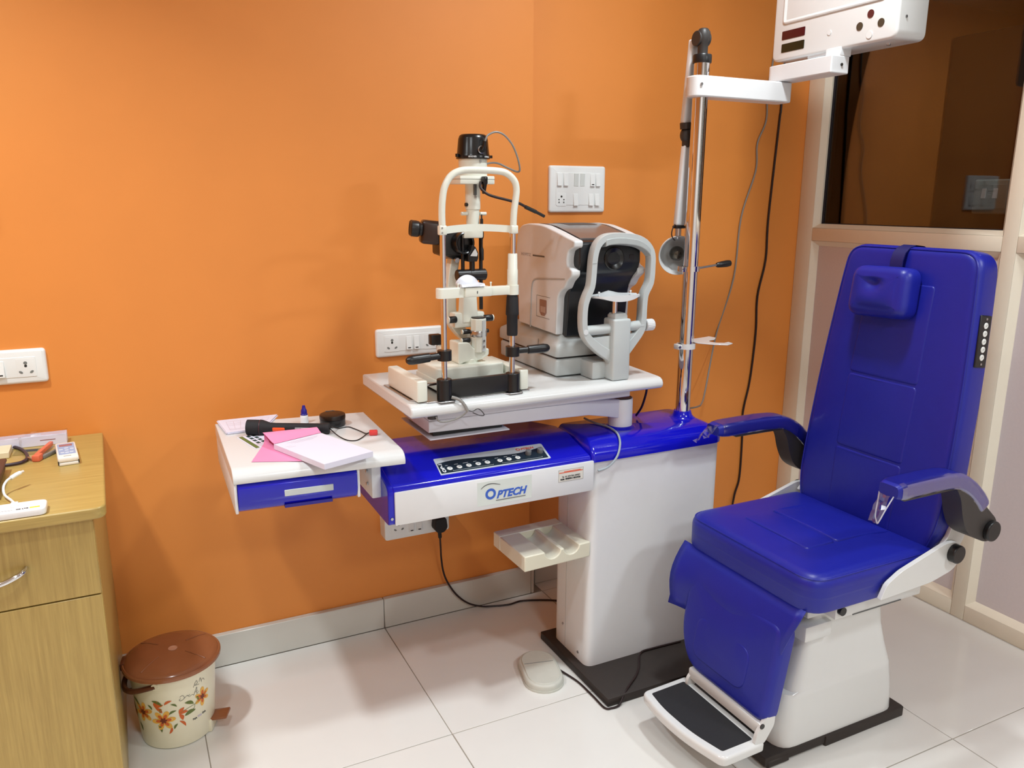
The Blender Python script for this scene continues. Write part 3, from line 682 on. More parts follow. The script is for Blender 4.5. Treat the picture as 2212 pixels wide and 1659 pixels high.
# ------------------------------------------------------------------ slit lamp with chin rest
SO = Vector((0.824, -0.512, 0.90))
SLM = Matrix.Translation(SO) @ Matrix.Rotation(math.radians(2.2), 4, 'Z')
sl = Thing('slit_lamp', SO, 'tall cream slit lamp microscope with chin rest posts and black lamp cap', 'eye microscope')
S_ = lambda: MB(SLM)
def sp(name, mb, m, parent=None, bevel=0.0, **k): return sl.part(name, mb, m, parent, bevel, **k)
plate = sp('base_plate', S_().prism(rpoly([(-0.183, 0.235), (-0.183, 0.04), (-0.165, 0.02), (-0.150, -0.008), (-0.125, -0.008), (-0.122, -0.022), (-0.08, -0.022), (-0.07, -0.006), (0.07, -0.006), (0.08, -0.022), (0.12, -0.022), (0.125, -0.004), (0.151, -0.004), (0.151, 0.235)], 0.004, 3), lambda a, b, h: (a, b, h), 0.0, 0.003), STEEL, bevel=0.0008)
for u0, u1 in ((-0.176, -0.1475), (0.1205, 0.147)):
    sp('rail_block', S_().rbox(u0, u1, -0.003, 0.215, 0.0035, 0.059, 0.004, 3), CREAM)
sp('cross_shaft', S_().cyl((-0.148, 0.03, 0.04), (0.122, 0.03, 0.04), 0.0045, n=16), CHROME)
fb = sp('front_bar', S_().rbox(-0.10, 0.10, -0.008, 0.008, 0.006, 0.053, 0.002, 2), BLACKP)
for u, zt in ((-0.1005, 0.058), (0.0995, 0.054)):
    sp('post_socket', S_().cyl((u, 0, 0.003), (u, 0, zt), 0.0195, n=32), BLACKP, bevel=0.0015)
pl_ = sp('post', S_().cyl((-0.0995, 0, 0.055), (-0.0985, 0, 0.43), 0.0073, n=24), CHROME)
pr_ = sp('post', merge(S_().cyl((0.0975, 0, 0.052), (0.0975, 0, 0.16), 0.0073, n=24), S_().cyl((0.0985, 0, 0.37), (0.0985, 0, 0.43), 0.0073, n=24)), CHROME)
sp('height_grip', S_().lathe([(0.0135, 0), (0.0145, 0.004), (0.0145, 0.052), (0.0172, 0.056), (0.0172, 0.062), (0.0152, 0.100), (0.0135, 0.107)], (0.0975, 0, 0.156), n=28), BLACKR)
sp('height_sleeve', S_().lathe([(0.0138, 0), (0.0138, 0.040), (0.0128, 0.0415), (0.0122, 0.080), (0.0112, 0.0815), (0.007, 0.0815)], (0.098, 0, 0.289), n=28), CREAM)
cbar = sp('chin_bar', merge(S_().puff(rpoly([(-0.118, -0.016), (-0.080, -0.016), (-0.045, -0.012), (-0.045, 0.010), (-0.080, 0.014), (-0.118, 0.014)], [0.014, 0.008, 0.004, 0.004, 0.008, 0.014]), 0.0255, 0.003, lambda a, b, h: (a, b, 0.2655 + h)),
    S_().rbox(-0.046, 0.030, -0.018, 0.016, 0.2655, 0.290, 0.003, 2), S_().rbox(0.028, 0.100, -0.010, 0.010, 0.2655, 0.2885, 0.002, 2), S_().cyl((0.098, 0, 0.2645), (0.098, 0, 0.2895), 0.0165, n=32)), CREAM)
cup = []
for i in range(15):
    t = i / 14; u = -0.0555 + 0.064 * t; k = 1 - (2 * t - 1) ** 2
    cup.append([(u, -0.020 + 0.004 * (1 - k), 0.2955 - 0.003 * k + 0.003 * (1 - k)), (u, -0.008, 0.2930 - 0.002 * k + 0.006 * (1 - k)), (u, 0.008, 0.2945 + 0.004 * k + 0.004 * (1 - k)), (u, 0.020, 0.299 + 0.020 * k ** 0.8), (u, 0.0225, 0.2985 + 0.0205 * k ** 0.8), (u, 0.012, 0.2895), (u, -0.010, 0.2895), (u, -0.0205, 0.2925)])
sp('chin_cup', S_().loft(cup), mat('translucent_white_cup', (216, 220, 230), 0.25), cbar, angle=50)
for u in (-0.060, 0.0325):
    sp('paper_pin', merge(S_().cyl((u, -0.004, 0.288), (u, -0.004, 0.297), 0.0018, n=8), S_().ball((u, -0.004, 0.2985), 0.0032, 8)), CREAM, cbar)
sp('height_mark', S_().add([(-0.0145, -0.0184, 0.2775), (-0.011, -0.0184, 0.2775), (-0.0128, -0.0184, 0.282), (-0.0118, -0.0184, 0.2775), (-0.0118, -0.0184, 0.2735), (-0.0138, -0.0184, 0.2735), (-0.0138, -0.0184, 0.2775)], [(0, 1, 2), (3, 4, 5, 6)]), INKK, cbar)
band = []
for i in range(21):
    t = i / 20; u = -0.104 + 0.213 * t; v = 0.03 * math.sin(math.pi * t) ** 0.8; z0 = 0.4225 + 0.0055 * math.sin(math.pi * t)
    band.append([(u, v - 0.008, z0), (u, v - 0.0045, z0), (u, v - 0.0045, z0 + 0.018), (u, v - 0.008, z0 + 0.018)])
bd = sp('forehead_band', merge(S_().loft(band), S_().rbox(-0.109, -0.089, -0.009, 0.009, 0.421, 0.4445, 0.003, 2), S_().rbox(0.090, 0.1105, -0.009, 0.009, 0.421, 0.4425, 0.003, 2)), CREAM, angle=50)
for z in (0.4265, 0.4385):
    sp('screw', S_().cyl((-0.103, -0.0085, z), (-0.103, -0.0102, z), 0.0022, n=8), STEEL, bd)
sp('head_arch', S_().tube([(-0.0985, 0, 0.432), (-0.0995, 0, 0.47), (-0.0975, 0, 0.505), (-0.091, 0, 0.536), (-0.075, 0, 0.5615), (-0.05, 0, 0.5745), (-0.015, 0, 0.578), (0.055, 0, 0.5765), (0.083, 0, 0.5695), (0.103, 0, 0.552), (0.1085, 0, 0.53), (0.106, 0, 0.505), (0.1015, 0, 0.475), (0.0995, 0, 0.432)], 0.0087, n=14, sub=5), CREAM)
def handle(sgn, u0, z0, z1, u1):
    d = Vector((u1 - u0, -0.012, z1 - z0)); L = d.length
    return merge(S_().cyl((sgn * 0.0985, 0, z0 - 0.013), (sgn * 0.0985, 0, z0 + 0.013), 0.0185, n=28),
                 S_().lathe([(0.0085, 0), (0.0085, L * 0.40), (0.0115, L * 0.42), (0.0125, L * 0.85), (0.0105, L * 0.95), (0.006, L), (0, L * 1.005)], (u0, 0, z0), d, 20))
sp('grab_handle', handle(-1, -0.098, 0.1195, 0.1170, -0.206), BLACKP)
sp('grab_handle', handle(1, 0.098, 0.113, 0.1155, 0.205), BLACKP)
# instrument base and column
sp('cross_slide', merge(S_().puff(rrect(-0.086, 0.118, 0.075, 0.235, 0.02), 0.034, 0.006, lambda a, b, h: (a, b, 0.034 + h)), S_().rbox(-0.088, 0.120, 0.08, 0.23, 0.006, 0.036, 0.004, 2)), CREAM)
kn = sp('lock_knob', S_().lathe([(0.026, 0), (0.028, 0.003), (0.028, 0.016), (0.024, 0.020), (0, 0.0205)], (0.118, 0.262, 0.036), n=24), mat('black_brown_knob', (44, 32, 28), 0.35))
sp('joystick_block', S_().rbox(-0.030, 0.004, 0.250, 0.275, 0.098, 0.128, 0.003, 2), BLACKP)
sp('joystick_base', S_().rbox(-0.012, 0.004, 0.225, 0.262, 0.05, 0.098, 0.003, 2), CREAM)
ped = sp('pedestal', merge(S_().lathe([(0.0235, 0.0), (0.026, 0.012), (0.026, 0.02)], (0.030, 0.13, 0.06), n=28),
    S_().prism(rpoly([(-0.012, 0.064), (0.008, 0.072), (0.055, 0.074), (0.082, 0.086), (0.082, 0.104), (0.034, 0.108), (0.022, 0.126), (-0.012, 0.128)], [0.012, 0.004, 0.006, 0.006, 0.004, 0.006, 0.008, 0.006], 4), lambda a, b, h: (a, h, b), 0.105, 0.165)), CREAM, bevel=0.003)
jc = sp('column_barrel', S_().lathe([(0.0225, 0.0), (0.0225, 0.092), (0.0205, 0.0935), (0, 0.0935)], (0.0555, 0.118, 0.096), n=8), CREAM, bevel=0.0015)
sp('scale_ring', S_().lathe([(0.0228, 0), (0.0235, 0.001), (0.0235, 0.015), (0.0228, 0.016)], (0.0555, 0.118, 0.140), n=32), STEEL, jc)
sp('barrel_cap', S_().lathe([(0.0195, 0), (0.019, 0.0035), (0, 0.004)], (0.0555, 0.118, 0.1895), n=28), BLACKP, jc)
sp('face_strip', S_().box(0.056, 0.066, 0.0945, 0.0972, 0.1, 0.185), mat('pale_grey_strip', (196, 200, 200), 0.35), jc)
for z in (0.113, 0.129): sp('screw', S_().cyl((0.061, 0.0945, z), (0.061, 0.0925, z), 0.003, n=10), STEEL, jc)
sp('illumination_column', S_().prism([(0.012, 0.175), (0.060, 0.175), (0.060, 0.2), (0.0565, 0.262), (0.0565, 0.30), (0.0165, 0.30), (0.0165, 0.262), (0.012, 0.2)], lambda a, b, h: (a, h, b), 0.128, 0.158), CREAM, bevel=0.004)
sp('pivot_block', S_().rbox(-0.010, 0.082, 0.13, 0.17, 0.163, 0.205, 0.006, 2), CREAM)
def knob(u0, u1, z, r, v=0.13, hub=True):
    d = 1 if u1 > u0 else -1
    k = sp('focus_knob', S_().lathe([(r * .9, 0), (r, 0.0015), (r, abs(u1 - u0) - 0.0015), (r * .9, abs(u1 - u0)), (0, abs(u1 - u0))], (u0, v, z), (d, 0, 0), 20), BLACKP)
    if hub: sp('knob_cap', S_().cyl((u1 - d * 0.001, v, z), (u1 + d * 0.0025, v, z), r * 0.92, n=20), CREAM, k)
knob(-0.006, -0.028, 0.188, 0.0095); knob(0.078, 0.104, 0.186, 0.0095); knob(0.034, 0.013, 0.152, 0.0068); knob(0.03, 0.006, 0.130, 0.0068, 0.12); knob(0.078, 0.092, 0.150, 0.0058, hub=False)
# microscope arm: a flat C-shaped casting behind the column
arm_c = spline([(0.0170, 0, 0.352), (0.0090, 0, 0.31), (0.0040, 0, 0.26), (0.0025, 0, 0.205), (0.0100, 0, 0.175), (0.0270, 0, 0.150), (0.0510, 0, 0.128), (0.0690, 0, 0.118)], 5)
ro = []
for i, p in enumerate(arm_c):
    t = (arm_c[min(i + 1, len(arm_c) - 1)] - arm_c[max(i - 1, 0)]).normalized(); n_ = Vector((-t.z, 0, t.x)); w = 0.0125 + 0.004 * i / len(arm_c)
    ro.append([tuple(p + n_ * a * w + Vector((0, b, 0))) for a, b in ((1, 0.175), (1, 0.205), (-1, 0.205), (-1, 0.175))])
sp('microscope_arm', S_().loft(ro), CREAM, bevel=0.003)
# microscope head: dark body, objective, binocular tubes
mh = sp('microscope_body', merge(S_().rbox(-0.030, 0.046, 0.150, 0.235, 0.358, 0.426, 0.008, 3), S_().prism([(-0.026, 0.36), (0.01, 0.345), (0.04, 0.35), (0.046, 0.38), (-0.03, 0.38)], lambda a, b, h: (a, h, b), 0.16, 0.23)), BLACKP, bevel=0.002)
sp('objective', S_().lathe([(0.030, 0), (0.030, 0.022), (0.027, 0.024), (0.024, 0.022), (0.022, 0.010), (0, 0.009)], (0.020, 0.150, 0.392), (0.15, -1, 0), 32), BLACKG, mh)
BR = mat('dark_brown_plastic', (54, 34, 26), 0.32, noise=0.03)
BM = SLM @ Matrix.Translation((-0.013, 0.215, 0.418)) @ Matrix.Rotation(math.radians(163), 4, 'Z') @ Matrix.Rotation(math.radians(-6), 4, 'Y')
sp('binocular_housing', MB(BM).rbox(-0.012, 0.054, -0.034, 0.034, -0.034, 0.030, 0.010, 3), BR)
for v in (-0.024, 0.030):
    e = sp('eyepiece', MB(BM).lathe([(0.017, 0.0), (0.017, 0.006), (0.020, 0.008), (0.0215, 0.012), (0.0215, 0.028), (0.018, 0.031), (0.013, 0.029), (0, 0.027)], (0.052, v, 0.004), (1, 0, 0), 24), BLACKP)
sp('mount_screw', S_().cyl((0.006, 0.15, 0.348), (0.006, 0.143, 0.346), 0.007, n=14), STEEL, mh)
# tilting prism and black linkage rods
sp('tilt_cylinder', S_().lathe([(0.014, 0), (0.0158, 0.002), (0.0158, 0.038), (0.0154, 0.0385), (0.0158, 0.039), (0.0158, 0.084), (0.014, 0.086)], (0.002, 0.14, 0.306), (1, 0, 0), 28), BLACKP)
for u, z0, z1 in ((0.0205, 0.21, 0.415), (0.075, 0.21, 0.42)):
    sp('linkage_rod', S_().cyl((u, 0.14, z0), (u, 0.14, z1), 0.0052, n=14), BLACKP)
sp('focus_rod', S_().lathe([(0.0055, 0), (0.0055, 0.028), (0.003, 0.036), (0.003, 0.056), (0.006, 0.062), (0.006, 0.075), (0.0042, 0.078), (0.0042, 0.110), (0.002, 0.112), (0.002, 0.122)], (0.0755, 0.135, 0.345), n=14), BLACKP)
sp('prism_stem', S_().cyl((0.046, 0.135, 0.318), (0.046, 0.135, 0.352), 0.0075, n=14), BLACKP)
pm = sp('prism_holder', S_().prism(rpoly([(0.028, 0.343), (0.054, 0.343), (0.058, 0.352), (0.058, 0.366), (0.050, 0.382), (0.040, 0.388), (0.036, 0.372), (0.028, 0.362)], 0.002, 2), lambda a, b, h: (a, h, b), 0.120, 0.150), BLACKP, bevel=0.001)
sp('prism_face', S_().add([(0.033, 0.1185, 0.3585), (0.053, 0.1185, 0.357), (0.055, 0.1185, 0.364), (0.048, 0.1185, 0.378), (0.042, 0.1185, 0.371)], [(0, 1, 2, 3, 4)]), mat('prism_glass', (206, 206, 204), 0.1), pm)
# lamp tower
tw = sp('lamp_tube', S_().lathe([(0.018, 0), (0.018, 0.066), (0.0205, 0.068), (0.0205, 0.140)], (0.059, 0.155, 0.413), n=32), CREAM)
sp('tube_foot', S_().rbox(0.018, 0.076, 0.125, 0.175, 0.405, 0.432, 0.004, 2), CREAM)
sp('cross_pin', merge(S_().cyl((0.022, 0.150, 0.4695), (0.04, 0.150, 0.4695), 0.0048, n=14), S_().cyl((0.078, 0.150, 0.4690), (0.096, 0.150, 0.4690), 0.0048, n=14)), CREAM, tw)
sp('slot_plate', S_().rbox(0.0515, 0.0595, 0.130, 0.1365, 0.518, 0.547, 0.001, 1), INKG, tw)
for z in (0.5135, 0.5425): sp('screw', S_().cyl((0.0555, 0.133, z), (0.0555, 0.1285, z), 0.003, n=10), STEEL, tw)
sp('side_knob', S_().cyl((0.042, 0.15, 0.493), (0.034, 0.15, 0.493), 0.005, n=12), BLACKP, tw)
sp('lamp_deck', S_().rbox(0.004, 0.106, 0.115, 0.20, 0.546, 0.5675, 0.003, 2), CREAM)
sp('deck_line', S_().box(0.0035, 0.1065, 0.1145, 0.2005, 0.5585, 0.5593), INKG)
lh = sp('lamp_housing', S_().lathe([(0.0385, 0), (0.0385, 0.046)], (0.0625, 0.16, 0.566), n=36), CREAM)
sp('screw', S_().cyl((0.066, 0.1215, 0.605), (0.066, 0.1195, 0.605), 0.0032, n=10), STEEL, lh)
cap = sp('lamp_cap', merge(S_().lathe([(0.0425, 0), (0.0455, 0.001), (0.0455, 0.010), (0.0435, 0.013), (0.0395, 0.052), (0.0365, 0.060), (0.032, 0.0635), (0, 0.0645)], (0.0635, 0.16, 0.611), n=44), S_().cyl((0.0145, 0.155, 0.616), (0.0145, 0.155, 0.624), 0.005, n=12), S_().cyl((0.1135, 0.155, 0.615), (0.1135, 0.155, 0.622), 0.005, n=12)), BLACKG)
def bent(s_, size, a0, width, r, z, c):
    m = text_mb(s_, size, (0, 0, 0), (1, 0, 0), (0, 1, 0), 0.0002, depth=0.0001, width=width); o = MB(SLM)
    o.add([(c[0] + (r + v.z) * math.sin(a0 + v.x / r), c[1] - (r + v.z) * math.cos(a0 + v.x / r), z + v.y) for v in m.v], m.f); return o
sp('cap_print', merge(bent('REPLACE WITH', 0.0055, -0.72, 0.021, 0.0458, 0.6145, (0.0635, 0.16)), bent('6V 20W BULB', 0.0055, 0.28, 0.018, 0.0458, 0.6145, (0.0635, 0.16))), INKW, cap)
pg = sp('cap_plug', merge(S_().cyl((0.066, 0.117, 0.634), (0.066, 0.108, 0.634), 0.0085, n=18), S_().tube([(0.066, 0.110, 0.634), (0.068, 0.104, 0.642), (0.070, 0.102, 0.655)], 0.0052, n=10)), BLACKG, cap)
sp('plug_ring', S_().lathe([(0.0086, 0), (0.0102, 0.001), (0.0102, 0.004), (0.0086, 0.005)], (0.066, 0.117, 0.634), (0, -1, 0), 20, False, False), STEEL, pg)
Mi = SLM.inverted()
def W2(*pts): return [tuple(Mi @ Vector(p)) for p in pts]
sp('lamp_cable', S_().tube([(0.070, 0.102, 0.652), (0.0735, 0.102, 0.662)] + W2((0.901, -0.405, 1.571), (0.923, -0.405, 1.579), (0.947, -0.405, 1.572), (0.971, -0.405, 1.548), (0.987, -0.405, 1.515), (0.996, -0.40, 1.486), (0.993, -0.39, 1.480), (0.975, -0.37, 1.490), (0.947, -0.37, 1.501), (0.923, -0.37, 1.502), (0.900, -0.37, 1.495)), 0.0026, n=8), GREYC)
sp('gooseneck', S_().tube(W2((0.881, -0.40, 1.452), (0.878, -0.405, 1.438), (0.886, -0.415, 1.425), (0.905, -0.42, 1.4155), (0.956, -0.42, 1.404), (0.984, -0.42, 1.397), (1.005, -0.42, 1.387)), 0.0037, n=10), BLACKC)
sp('gooseneck_tip', merge(S_().tube(W2((1.003, -0.42, 1.3875), (1.036, -0.42, 1.374)), 0.0052, n=12, sub=1), S_().tube(W2((1.036, -0.42, 1.374), (1.062, -0.42, 1.362)), 0.0042, n=12, sub=1)), BLACKP)
sp('gooseneck_plug', merge(S_().rbox(0.064, 0.078, 0.100, 0.116, 0.546, 0.566, 0.003, 2), S_().lathe([(0.0068, 0), (0.0045, 0.024), (0.0037, 0.026)], (0.071, 0.107, 0.547), (-0.1, 0, -1), 14)), BLACKG)
# cables clipped under the table edge
cbm = S_().tube([(-0.088, -0.018, 0.012), (-0.072, -0.028, 0.006), (-0.060, -0.034, -0.008), (-0.052, -0.037, -0.026)], 0.0042, n=10)
sp('base_cable', cbm, GREYC)
sp('base_cable', S_().tube([(-0.052, -0.037, -0.024), (-0.064, -0.032, -0.036), (-0.084, -0.026, -0.046), (-0.112, -0.022, -0.050), (-0.126, -0.018, -0.046), (-0.130, -0.012, -0.036)], 0.0024, n=8), GREYC)
sp('base_cable', S_().tube([(-0.056, -0.038, -0.020), (-0.040, -0.038, -0.027), (-0.024, -0.038, -0.022), (-0.012, -0.037, -0.030), (-0.004, -0.035, -0.042), (-0.012, -0.028, -0.044), (-0.03, -0.02, -0.036)], 0.0012, n=6), GREYD)

# ------------------------------------------------------------------ autorefractor
ar = Thing('autorefractor', (1.25, -0.26, 0.90), 'grey and white desktop eye tester with black front and chin rest', 'eye tester')
Z = 0.90
ar.part('foot', MB().rbox(1.135, 1.350, -0.39, -0.06, Z, Z + 0.008, 0.002, 1), BLACKP)
ar.part('lower_base', MB().puff(rrect(1.112, 1.362, -0.41, -0.03, 0.012), 0.050, 0.008, lambda a, b, h: (a, b, Z + 0.005 + h), rb=0.006), GREYA)
ar.part('gap', MB().box(1.118, 1.352, -0.402, -0.04, Z + 0.053, Z + 0.064), BLACKP)
ub = MB().loft([[(a, b, Z + z) for a, b in rrect(1.112 + d, 1.362 - d, -0.412 + d, -0.02 - d, 0.012)] for d, z in ((0.002, 0.061), (0.0, 0.064), (0.0, 0.088), (0.003, 0.097), (0.010, 0.102), (0.020, 0.108), (0.032, 0.122))])
ar.part('upper_base', ub, GREYA, angle=50)
ar.part('side_joint', MB().box(1.1115, 1.1125, -0.30, -0.298, Z + 0.064, Z + 0.10), INKG)
prof = [(-0.465, .392), (-0.468, .335), (-0.458, .306), (-0.440, .292), (-0.424, .272), (-0.412, .25), (-0.396, .118), (-0.14, .118), (-0.128, .224), (-0.112, .33), (-0.124, .404), (-0.150, .424), (-0.20, .4315), (-0.29, .428), (-0.37, .413), (-0.43, .40)]
mid = ar.part('dark_body', MB().prism(rpoly(prof, [.008, .006, .008, .006, .008, .006, .004, .004, .006, .02, .02, .02, .02, .02, .02, .01], 4), lambda a, b, h: (h, a, Z + b), 1.150, 1.352), mat('black_front_plastic', (24, 28, 32), 0.28), bevel=0.003)
shell = [(-0.474, .396), (-0.472, .380), (-0.440, .368), (-0.433, .345), (-0.435, .325), (-0.462, .316), (-0.462, .300), (-0.436, .282), (-0.422, .262), (-0.400, .252), (-0.385, .235), (-0.378, .122), (-0.136, .128), (-0.130, .224), (-0.112, .33), (-0.124, .410), (-0.150, .430), (-0.20, .437), (-0.29, .4335), (-0.37, .4185), (-0.43, .405)]
srd = [.006, .004, .008, .008, .008, .006, .006, .008, .008, .008, .01, .004, .008, .01, .02, .02, .02, .02, .02, .02, .01]
def shellmb(x0, sgn):
    P = rpoly(shell, srd, 4)
    if sgn > 0: return MB().puff([(a, b) for a, b in P], 0.027, 0.005, lambda a, b, h: (x0 + h, a, Z + b))
    return MB().puff([(a, b) for a, b in P], 0.027, 0.005, lambda a, b, h: (x0 - h, a, Z + b))
shl = ar.part('side_shell', shellmb(1.1545, -1), GREYAW, angle=55)
ar.part('side_shell', shellmb(1.348, 1), GREYAW, angle=55)
tpv = spline([(0, -0.150, .4265), (0, -0.20, .4345), (0, -0.29, .431), (0, -0.37, .416), (0, -0.44, .4005)], 6)
ar.part('top_cover', MB().loft([[(1.165, p.y, Z + p.z - .004), (1.337, p.y, Z + p.z - .004), (1.337, p.y, Z + p.z + .0018), (1.165, p.y, Z + p.z + .0018)] for p in tpv]), mat('smoked_grey_top', (104, 96, 94), 0.14), bevel=0.001)
ar.part('top_vent', MB().loft([[(1.215, p.y, Z + p.z + .001), (1.315, p.y, Z + p.z + .001), (1.315, p.y, Z + p.z + .0024), (1.215, p.y, Z + p.z + .0024)] for p in tpv[4:13]]), GREYD)
XS = 1.1276
ar.part('printer_door', merge(*[MB().box(XS - 0.0006, XS + 0.001, a, b, Z + c, Z + d) for a, b, c, d in ((-0.34, -0.257, .2255, .2265), (-0.338, -0.257, .162, .1632), (-0.258, -0.257, .162, .2265))]), INKG, shl)
ar.part('paper_slot', MB().puff([(-a, b) for a, b in rpoly([(-0.320, .178), (-0.308, .168), (-0.287, .168), (-0.277, .178), (-0.277, .216), (-0.320, .216)], .003, 3)][::-1], 0.0012, 0.0005, lambda a, b, h: (XS + 0.0003 - h, -a, Z + b)), mat('brown_slot_window', (150, 118, 108), 0.25), shl)
ar.part('slot_paper', MB().box(XS - 0.0014, XS - 0.0010, -0.314, -0.284, Z + .178, Z + .196), mat('slot_inner', (186, 164, 156), 0.4), shl)
ar.part('side_groove', MB().tube([(XS - 0.0002, -0.218, Z + .124), (XS - 0.0002, -0.222, Z + .20), (XS - 0.0002, -0.227, Z + .252), (XS - 0.0002, -0.246, Z + .272), (XS - 0.0002, -0.30, Z + .278), (XS - 0.0002, -0.37, Z + .284), (XS + 0.001, -0.425, Z + .288)], 0.0028, n=8), mat('shell_groove_grey', (176, 174, 170), 0.4), shl)
ar.part('side_lettering', text_mb('HUVITZ', 0.0125, (XS - 0.0003, -0.151, Z + .339), (0, -1, 0), (0, 0, 1), 0.0001, width=0.064), mat('pale_grey_ink', (168, 160, 156), 0.5), shl)
ar.part('side_stripe', MB().box(XS - 0.0005, XS + 0.0002, -0.303, -0.229, Z + .3405, Z + .3455), INKG, shl)
lens = ar.part('lens_ring', MB().lathe([(0.033, 0), (0.033, 0.004), (0.030, 0.006), (0.026, 0.004), (0.018, 0.001), (0.017, -0.004), (0.0, -0.004)], (1.262, -0.4655, Z + .345), (0, -1, 0), 40), BLACKG, mid)
ar.part('lens_glass', MB().lathe([(0.0165, 0), (0.012, 0.002), (0, 0.003)], (1.262, -0.4615, Z + .345), (0, -1, 0), 28), mat('lens_coating', (40, 44, 52), 0.05), mid)
for x, z in ((1.196, .345), (1.322, .347), (1.186, .303)):
    ar.part('sensor_window', MB().rbox(x - .008, x + .008, -0.4685, -0.462, Z + z - .008, Z + z + .008, .001, 1), BLACKG, mid)
# chin rest column, arch, bar and chin plate
yc = -0.487
ar.part('chin_column', merge(MB().rbox(1.238, 1.297, -0.515, -0.458, Z + .0005, Z + .178, .006, 3), MB().rbox(1.195, 1.300, -0.475, -0.405, Z + .0005, Z + .052, .006, 2)), GREYA)
ar.part('column_collar', MB().loft([[(a, b, Z + z) for a, b in rrect(1.246 + d, 1.289 - d, -0.507 + d, -0.466 - d, .004)] for d, z in ((0, .176), (0, .186), (.004, .193))]), GREYA)
ar.part('chin_stem', MB().cyl((1.2565, yc, Z + .19), (1.2565, yc, Z + .228), 0.0078, n=20), CHROME)
ch_ = []
for i in range(19):
    t = i / 18; x = 1.181 + 0.152 * t; dip = math.cos((t - 0.5) * 2 * math.pi); hw = 0.030 * (1 - abs(2 * t - 1) ** 4) ** 0.5 + 0.006
    zt = .2455 + .004 * dip * (1 - abs(2 * t - 1)); zb = .2385 - .011 * max(0, 1 - (2 * t - 1) ** 2 * 1.6)
    ch_.append([(x, yc - hw, Z + zt - .004 * max(0, 1 - abs(t - .5) * 6)), (x, yc, Z + zt - .003), (x, yc + hw, Z + zt + .004 * max(0, 1 - abs(t - .5) * 5)), (x, yc + hw, Z + zb + .002), (x, yc, Z + zb), (x, yc - hw, Z + zb + .001)])
chp = ar.part('chin_plate', MB().loft(ch_), GREYAW, angle=50)
for x in (1.203, 1.309): ar.part('paper_pin', merge(MB().cyl((x, yc, Z + .243), (x, yc, Z + .252), .002, n=8), MB().ball((x, yc, Z + .253), .0035, 8)), GREYAW, chp)
arch_c = spline([(x, 0, z) for x, z in [(1.262, .062), (1.225, .080), (1.185, .108), (1.158, .138), (1.151, .170), (1.152, .215), (1.160, .243), (1.173, .272), (1.177, .310), (1.180, .352), (1.190, .384), (1.212, .403), (1.245, .4085), (1.285, .407), (1.325, .400), (1.356, .382), (1.372, .355), (1.374, .315), (1.371, .275), (1.355, .243), (1.351, .210), (1.350, .165), (1.343, .137), (1.315, .104), (1.285, .072)]], 3)
rg = []; N_ = len(arch_c)
for i, p in enumerate(arch_c):
    t = (arch_c[min(i + 1, N_ - 1)] - arch_c[max(i - 1, 0)]).normalized(); n_ = Vector((-t.z, 0, t.x)); u = i / (N_ - 1)
    w = 0.0095 + 0.008 * max(0, 1 - u * 7) + 0.006 * max(0, 1 - (1 - u) * 7); dd = 0.014
    rg.append([tuple(p + n_ * a * w + Vector((0, yc + b, Z))) for a, b in ((1, -dd * .8), (.85, -dd), (-.85, -dd), (-1, -dd * .8), (-1, dd * .8), (-.85, dd), (.85, dd), (1, dd * .8))])
arc = ar.part('head_arch', MB().loft(rg), GREYA, angle=50)
ar.part('brow_pad', MB().loft([[tuple(p + Vector((0, yc + a, Z + b))) for a, b in ((-.016, -.004), (-.016, -.022), (.012, -.026), (.012, -.006))] for p in arch_c[33:47]]), mat('mid_grey_pad', (172, 178, 178), 0.4), arc, bevel=0.002)
ar.part('eye_mark', MB().add([(1.1705, yc - .0146, Z + .335), (1.1835, yc - .0146, Z + .335), (1.1835, yc - .0146, Z + .3358), (1.1705, yc - .0146, Z + .3358)], [(0, 1, 2, 3)]), INKG, arc)
ar.part('arch_web', MB().prism(rpoly([(1.158, .128), (1.19, .104), (1.232, .060), (1.25, .03), (1.25, .130), (1.19, .128)], [.004, .01, .01, .002, .002, .01], 4), lambda a, b, h: (a, h, Z + b), yc - .012, yc + .012), GREYA, arc, bevel=0.003)
ar.part('arch_web', MB().prism(rpoly([(1.29, .130), (1.29, .045), (1.31, .090), (1.345, .130), (1.33, .132)], [.002, .002, .01, .004, .01], 4), lambda a, b, h: (a, h, Z + b), yc - .012, yc + .012), GREYA, arc, bevel=0.003)
ar.part('cross_bar', MB().cyl((1.155, yc, Z + .147), (1.352, yc, Z + .152), 0.0145, n=24), GREYA)
ar.part('bar_cap', MB().cyl((1.1545, yc - .0135, Z + .146), (1.1545, yc - .0155, Z + .146), 0.0075, n=20), GREYAW, arc)
kk = []
for h, r in ((0, .014), (.001, .0165), (.026, .0165), (.028, .0145)):
    kk.append([(1.363 + h, yc + (r + (.0008 if j % 2 else 0)) * math.cos(2 * math.pi * j / 48), Z + .151 + (r + (.0008 if j % 2 else 0)) * math.sin(2 * math.pi * j / 48)) for j in range(48)])
ar.part('height_knob', MB().loft(kk), GREYAW, angle=20)
